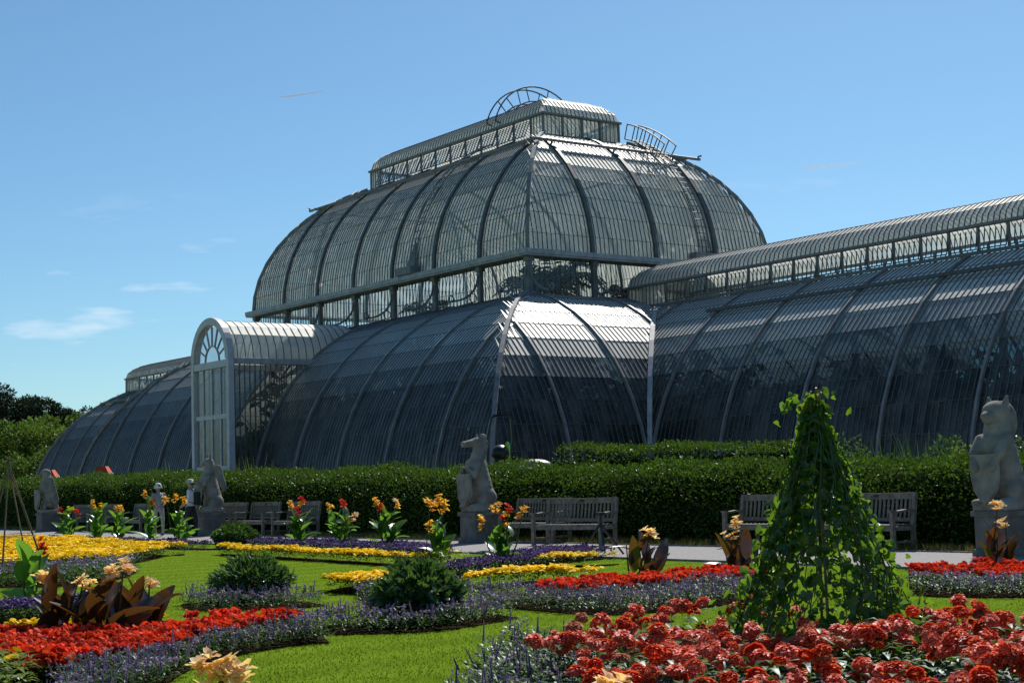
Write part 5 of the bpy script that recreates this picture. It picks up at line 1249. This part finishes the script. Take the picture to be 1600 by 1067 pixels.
# ---- carts with red canopies
RC = plain('red_canopy', (.55, .06, .02), .7, .1, 5); WC = plain('white_trim', (.75, .74, .72), .6)
for u, y, lab in ((78, -22.6, 'red canopied cart behind the falcon statue'), (161, -22.6, 'red canopied cart standing alone behind the hedge')):
    p = Yp(u, 738, y); root = empty('refreshment_cart', (p[0], y, .02), -.6, label=lab, cat='cart', group='red canopied carts'); zt = 2.22
    c = MB(); w, d = .42, .32
    c.add([(-w, -d, zt), (w, -d, zt), (w, d, zt), (-w, d, zt), (-w * .72, -d * .5, zt + .28), (w * .72, -d * .5, zt + .28), (w * .72, d * .5, zt + .28), (-w * .72, d * .5, zt + .28)], [(0, 1, 5, 4), (1, 2, 6, 5), (2, 3, 7, 6), (3, 0, 4, 7), (4, 5, 6, 7)]); c.build('canopy', RC, root)
    v_ = MB(); v_.box((-w - .02, -d - .02, zt - .10), (w + .02, d + .02, zt - .003)); v_.build('valance', WC, root)
    for sx in (-1, 1):
        for sy in (-1, 1): MB().box((sx * (w - .06) - .02, sy * (d - .06) - .02, .9), (sx * (w - .06) + .02, sy * (d - .06) + .02, zt - .1)).build('post', WC, root)
    MB().box((-w, -d, .35), (w, d, .9)).build('cart_body', WC, root)
    for sy in (-1, 1):
        wh = MB(); wh.tube([(0, sy * (d + .02), .3), (0, sy * (d + .08), .3)], .3, 18); wh.build('wheel', M['black'], root)

# ---- compact tractor behind the hedge
p = Yp(800, 700, -22.8); tr = empty('compact_tractor', (p[0], -22.8, .02), 0, label='small garden tractor with black roll bar half hidden behind the hedge', cat='tractor'); tr.scale = (1.1, 1.1, 1.12)
rtv = Vector((_r[0], _r[1], 0)); tr.rotation_euler = (0, 0, math.atan2(_r[1], _r[0]))
HW = plain('pale_bonnet', (.62, .5, .48), .35, .1, 4); HV_ = plain('hi_vis_fabric', (.30, .62, .05), .7)
o = bpy.data.objects.new('bonnet', blob('bonnet', [('b', (.55, 0, 1.25), (.8, .6, .55)), ('e', (.55, 0, 1.55), (.45, .3, .17))], .03, [HW], 8)); link(o, tr)
MB().box((-.9, -.32, .5), (.9, .32, .95)).build('chassis', M['black'], tr)
for x, r in ((-.55, .55), (.75, .36)):
    for sy in (-1, 1): MB().tube([(x, sy * .40, r), (x, sy * .62, r)], r, 20).build('wheel', M['black'], tr)
MB().bar([(-.62, -.35, .9), (-.62, -.35, 2.2), (-.50, -.33, 2.72), (-.42, -.25, 2.80), (-.02, .25, 2.80), (.0, .33, 2.70), (.02, .35, 2.2), (-.3, .35, .9)], .09, .06, side=(.5, .2, 0)).build('roll_bar', M['black'], tr)
o = bpy.data.objects.new('seat', blob('seat', [('e', (-.30, 0, 1.88), (.24, .26, .22)), ('b', (-.25, 0, 1.35), (.45, .45, .15)), ('b', (-.38, 0, 1.6), (.12, .4, .5))], .025, [M['black']], 6)); link(o, tr)
MB().tube([(.0, 0, 1.75), (.25, 0, 1.55), (.35, 0, 1.4)], .03, 6).build('steering_column', M['black'], tr)
vp = Yp(792, 705, -22.9)
o = bpy.data.objects.new('hi_vis_vest', blob('hi_vis_vest', [('e', (0, 0, 0), (.12, .07, .34), .12, 'Y'), ('e', (.03, 0, -.18), (.1, .06, .16))], .02, [HV_], 4)); link(o); o.location = (vp[0], vp[1], vp[2] - .05); tag(o, 'bright lime hi vis vest draped on the small garden tractor', 'vest')

# ---- vapour trails high in the sky
def trail(u0, v0, u1, v1, label):
    a = CAM + ray(u0, v0) * 9000; b = CAM + ray(u1, v1) * 9600; q, n, l = newmat('vapour'); out = n.new('ShaderNodeOutputMaterial'); d = n.new('ShaderNodeBsdfDiffuse'); d.inputs[0].default_value = (.9, .9, .9, 1)
    t = n.new('ShaderNodeBsdfTransparent'); tl = n.new('ShaderNodeBsdfTranslucent'); tl.inputs[0].default_value = (.9, .9, .9, 1); m0 = n.new('ShaderNodeMixShader'); l.new(d.outputs[0], m0.inputs[1]); l.new(tl.outputs[0], m0.inputs[2])
    m1 = n.new('ShaderNodeMixShader'); m0.inputs[0].default_value = .9; m1.inputs[0].default_value = .30; l.new(t.outputs[0], m1.inputs[1]); l.new(m0.outputs[0], m1.inputs[2]); l.new(m1.outputs[0], out.inputs[0])
    MB().tube([a + (b - a) * f for f in np.linspace(0, 1, 7)], [.5, 8, 8, 7, 6, 4, .5], 8).build('vapour_trail', q, label=label, cat='vapour trail')
trail(432, 154, 512, 142, 'short faint vapour trail in the sky above the far wing'); trail(1248, 265, 1350, 254, 'thin faint vapour trail in the sky above the near wing')
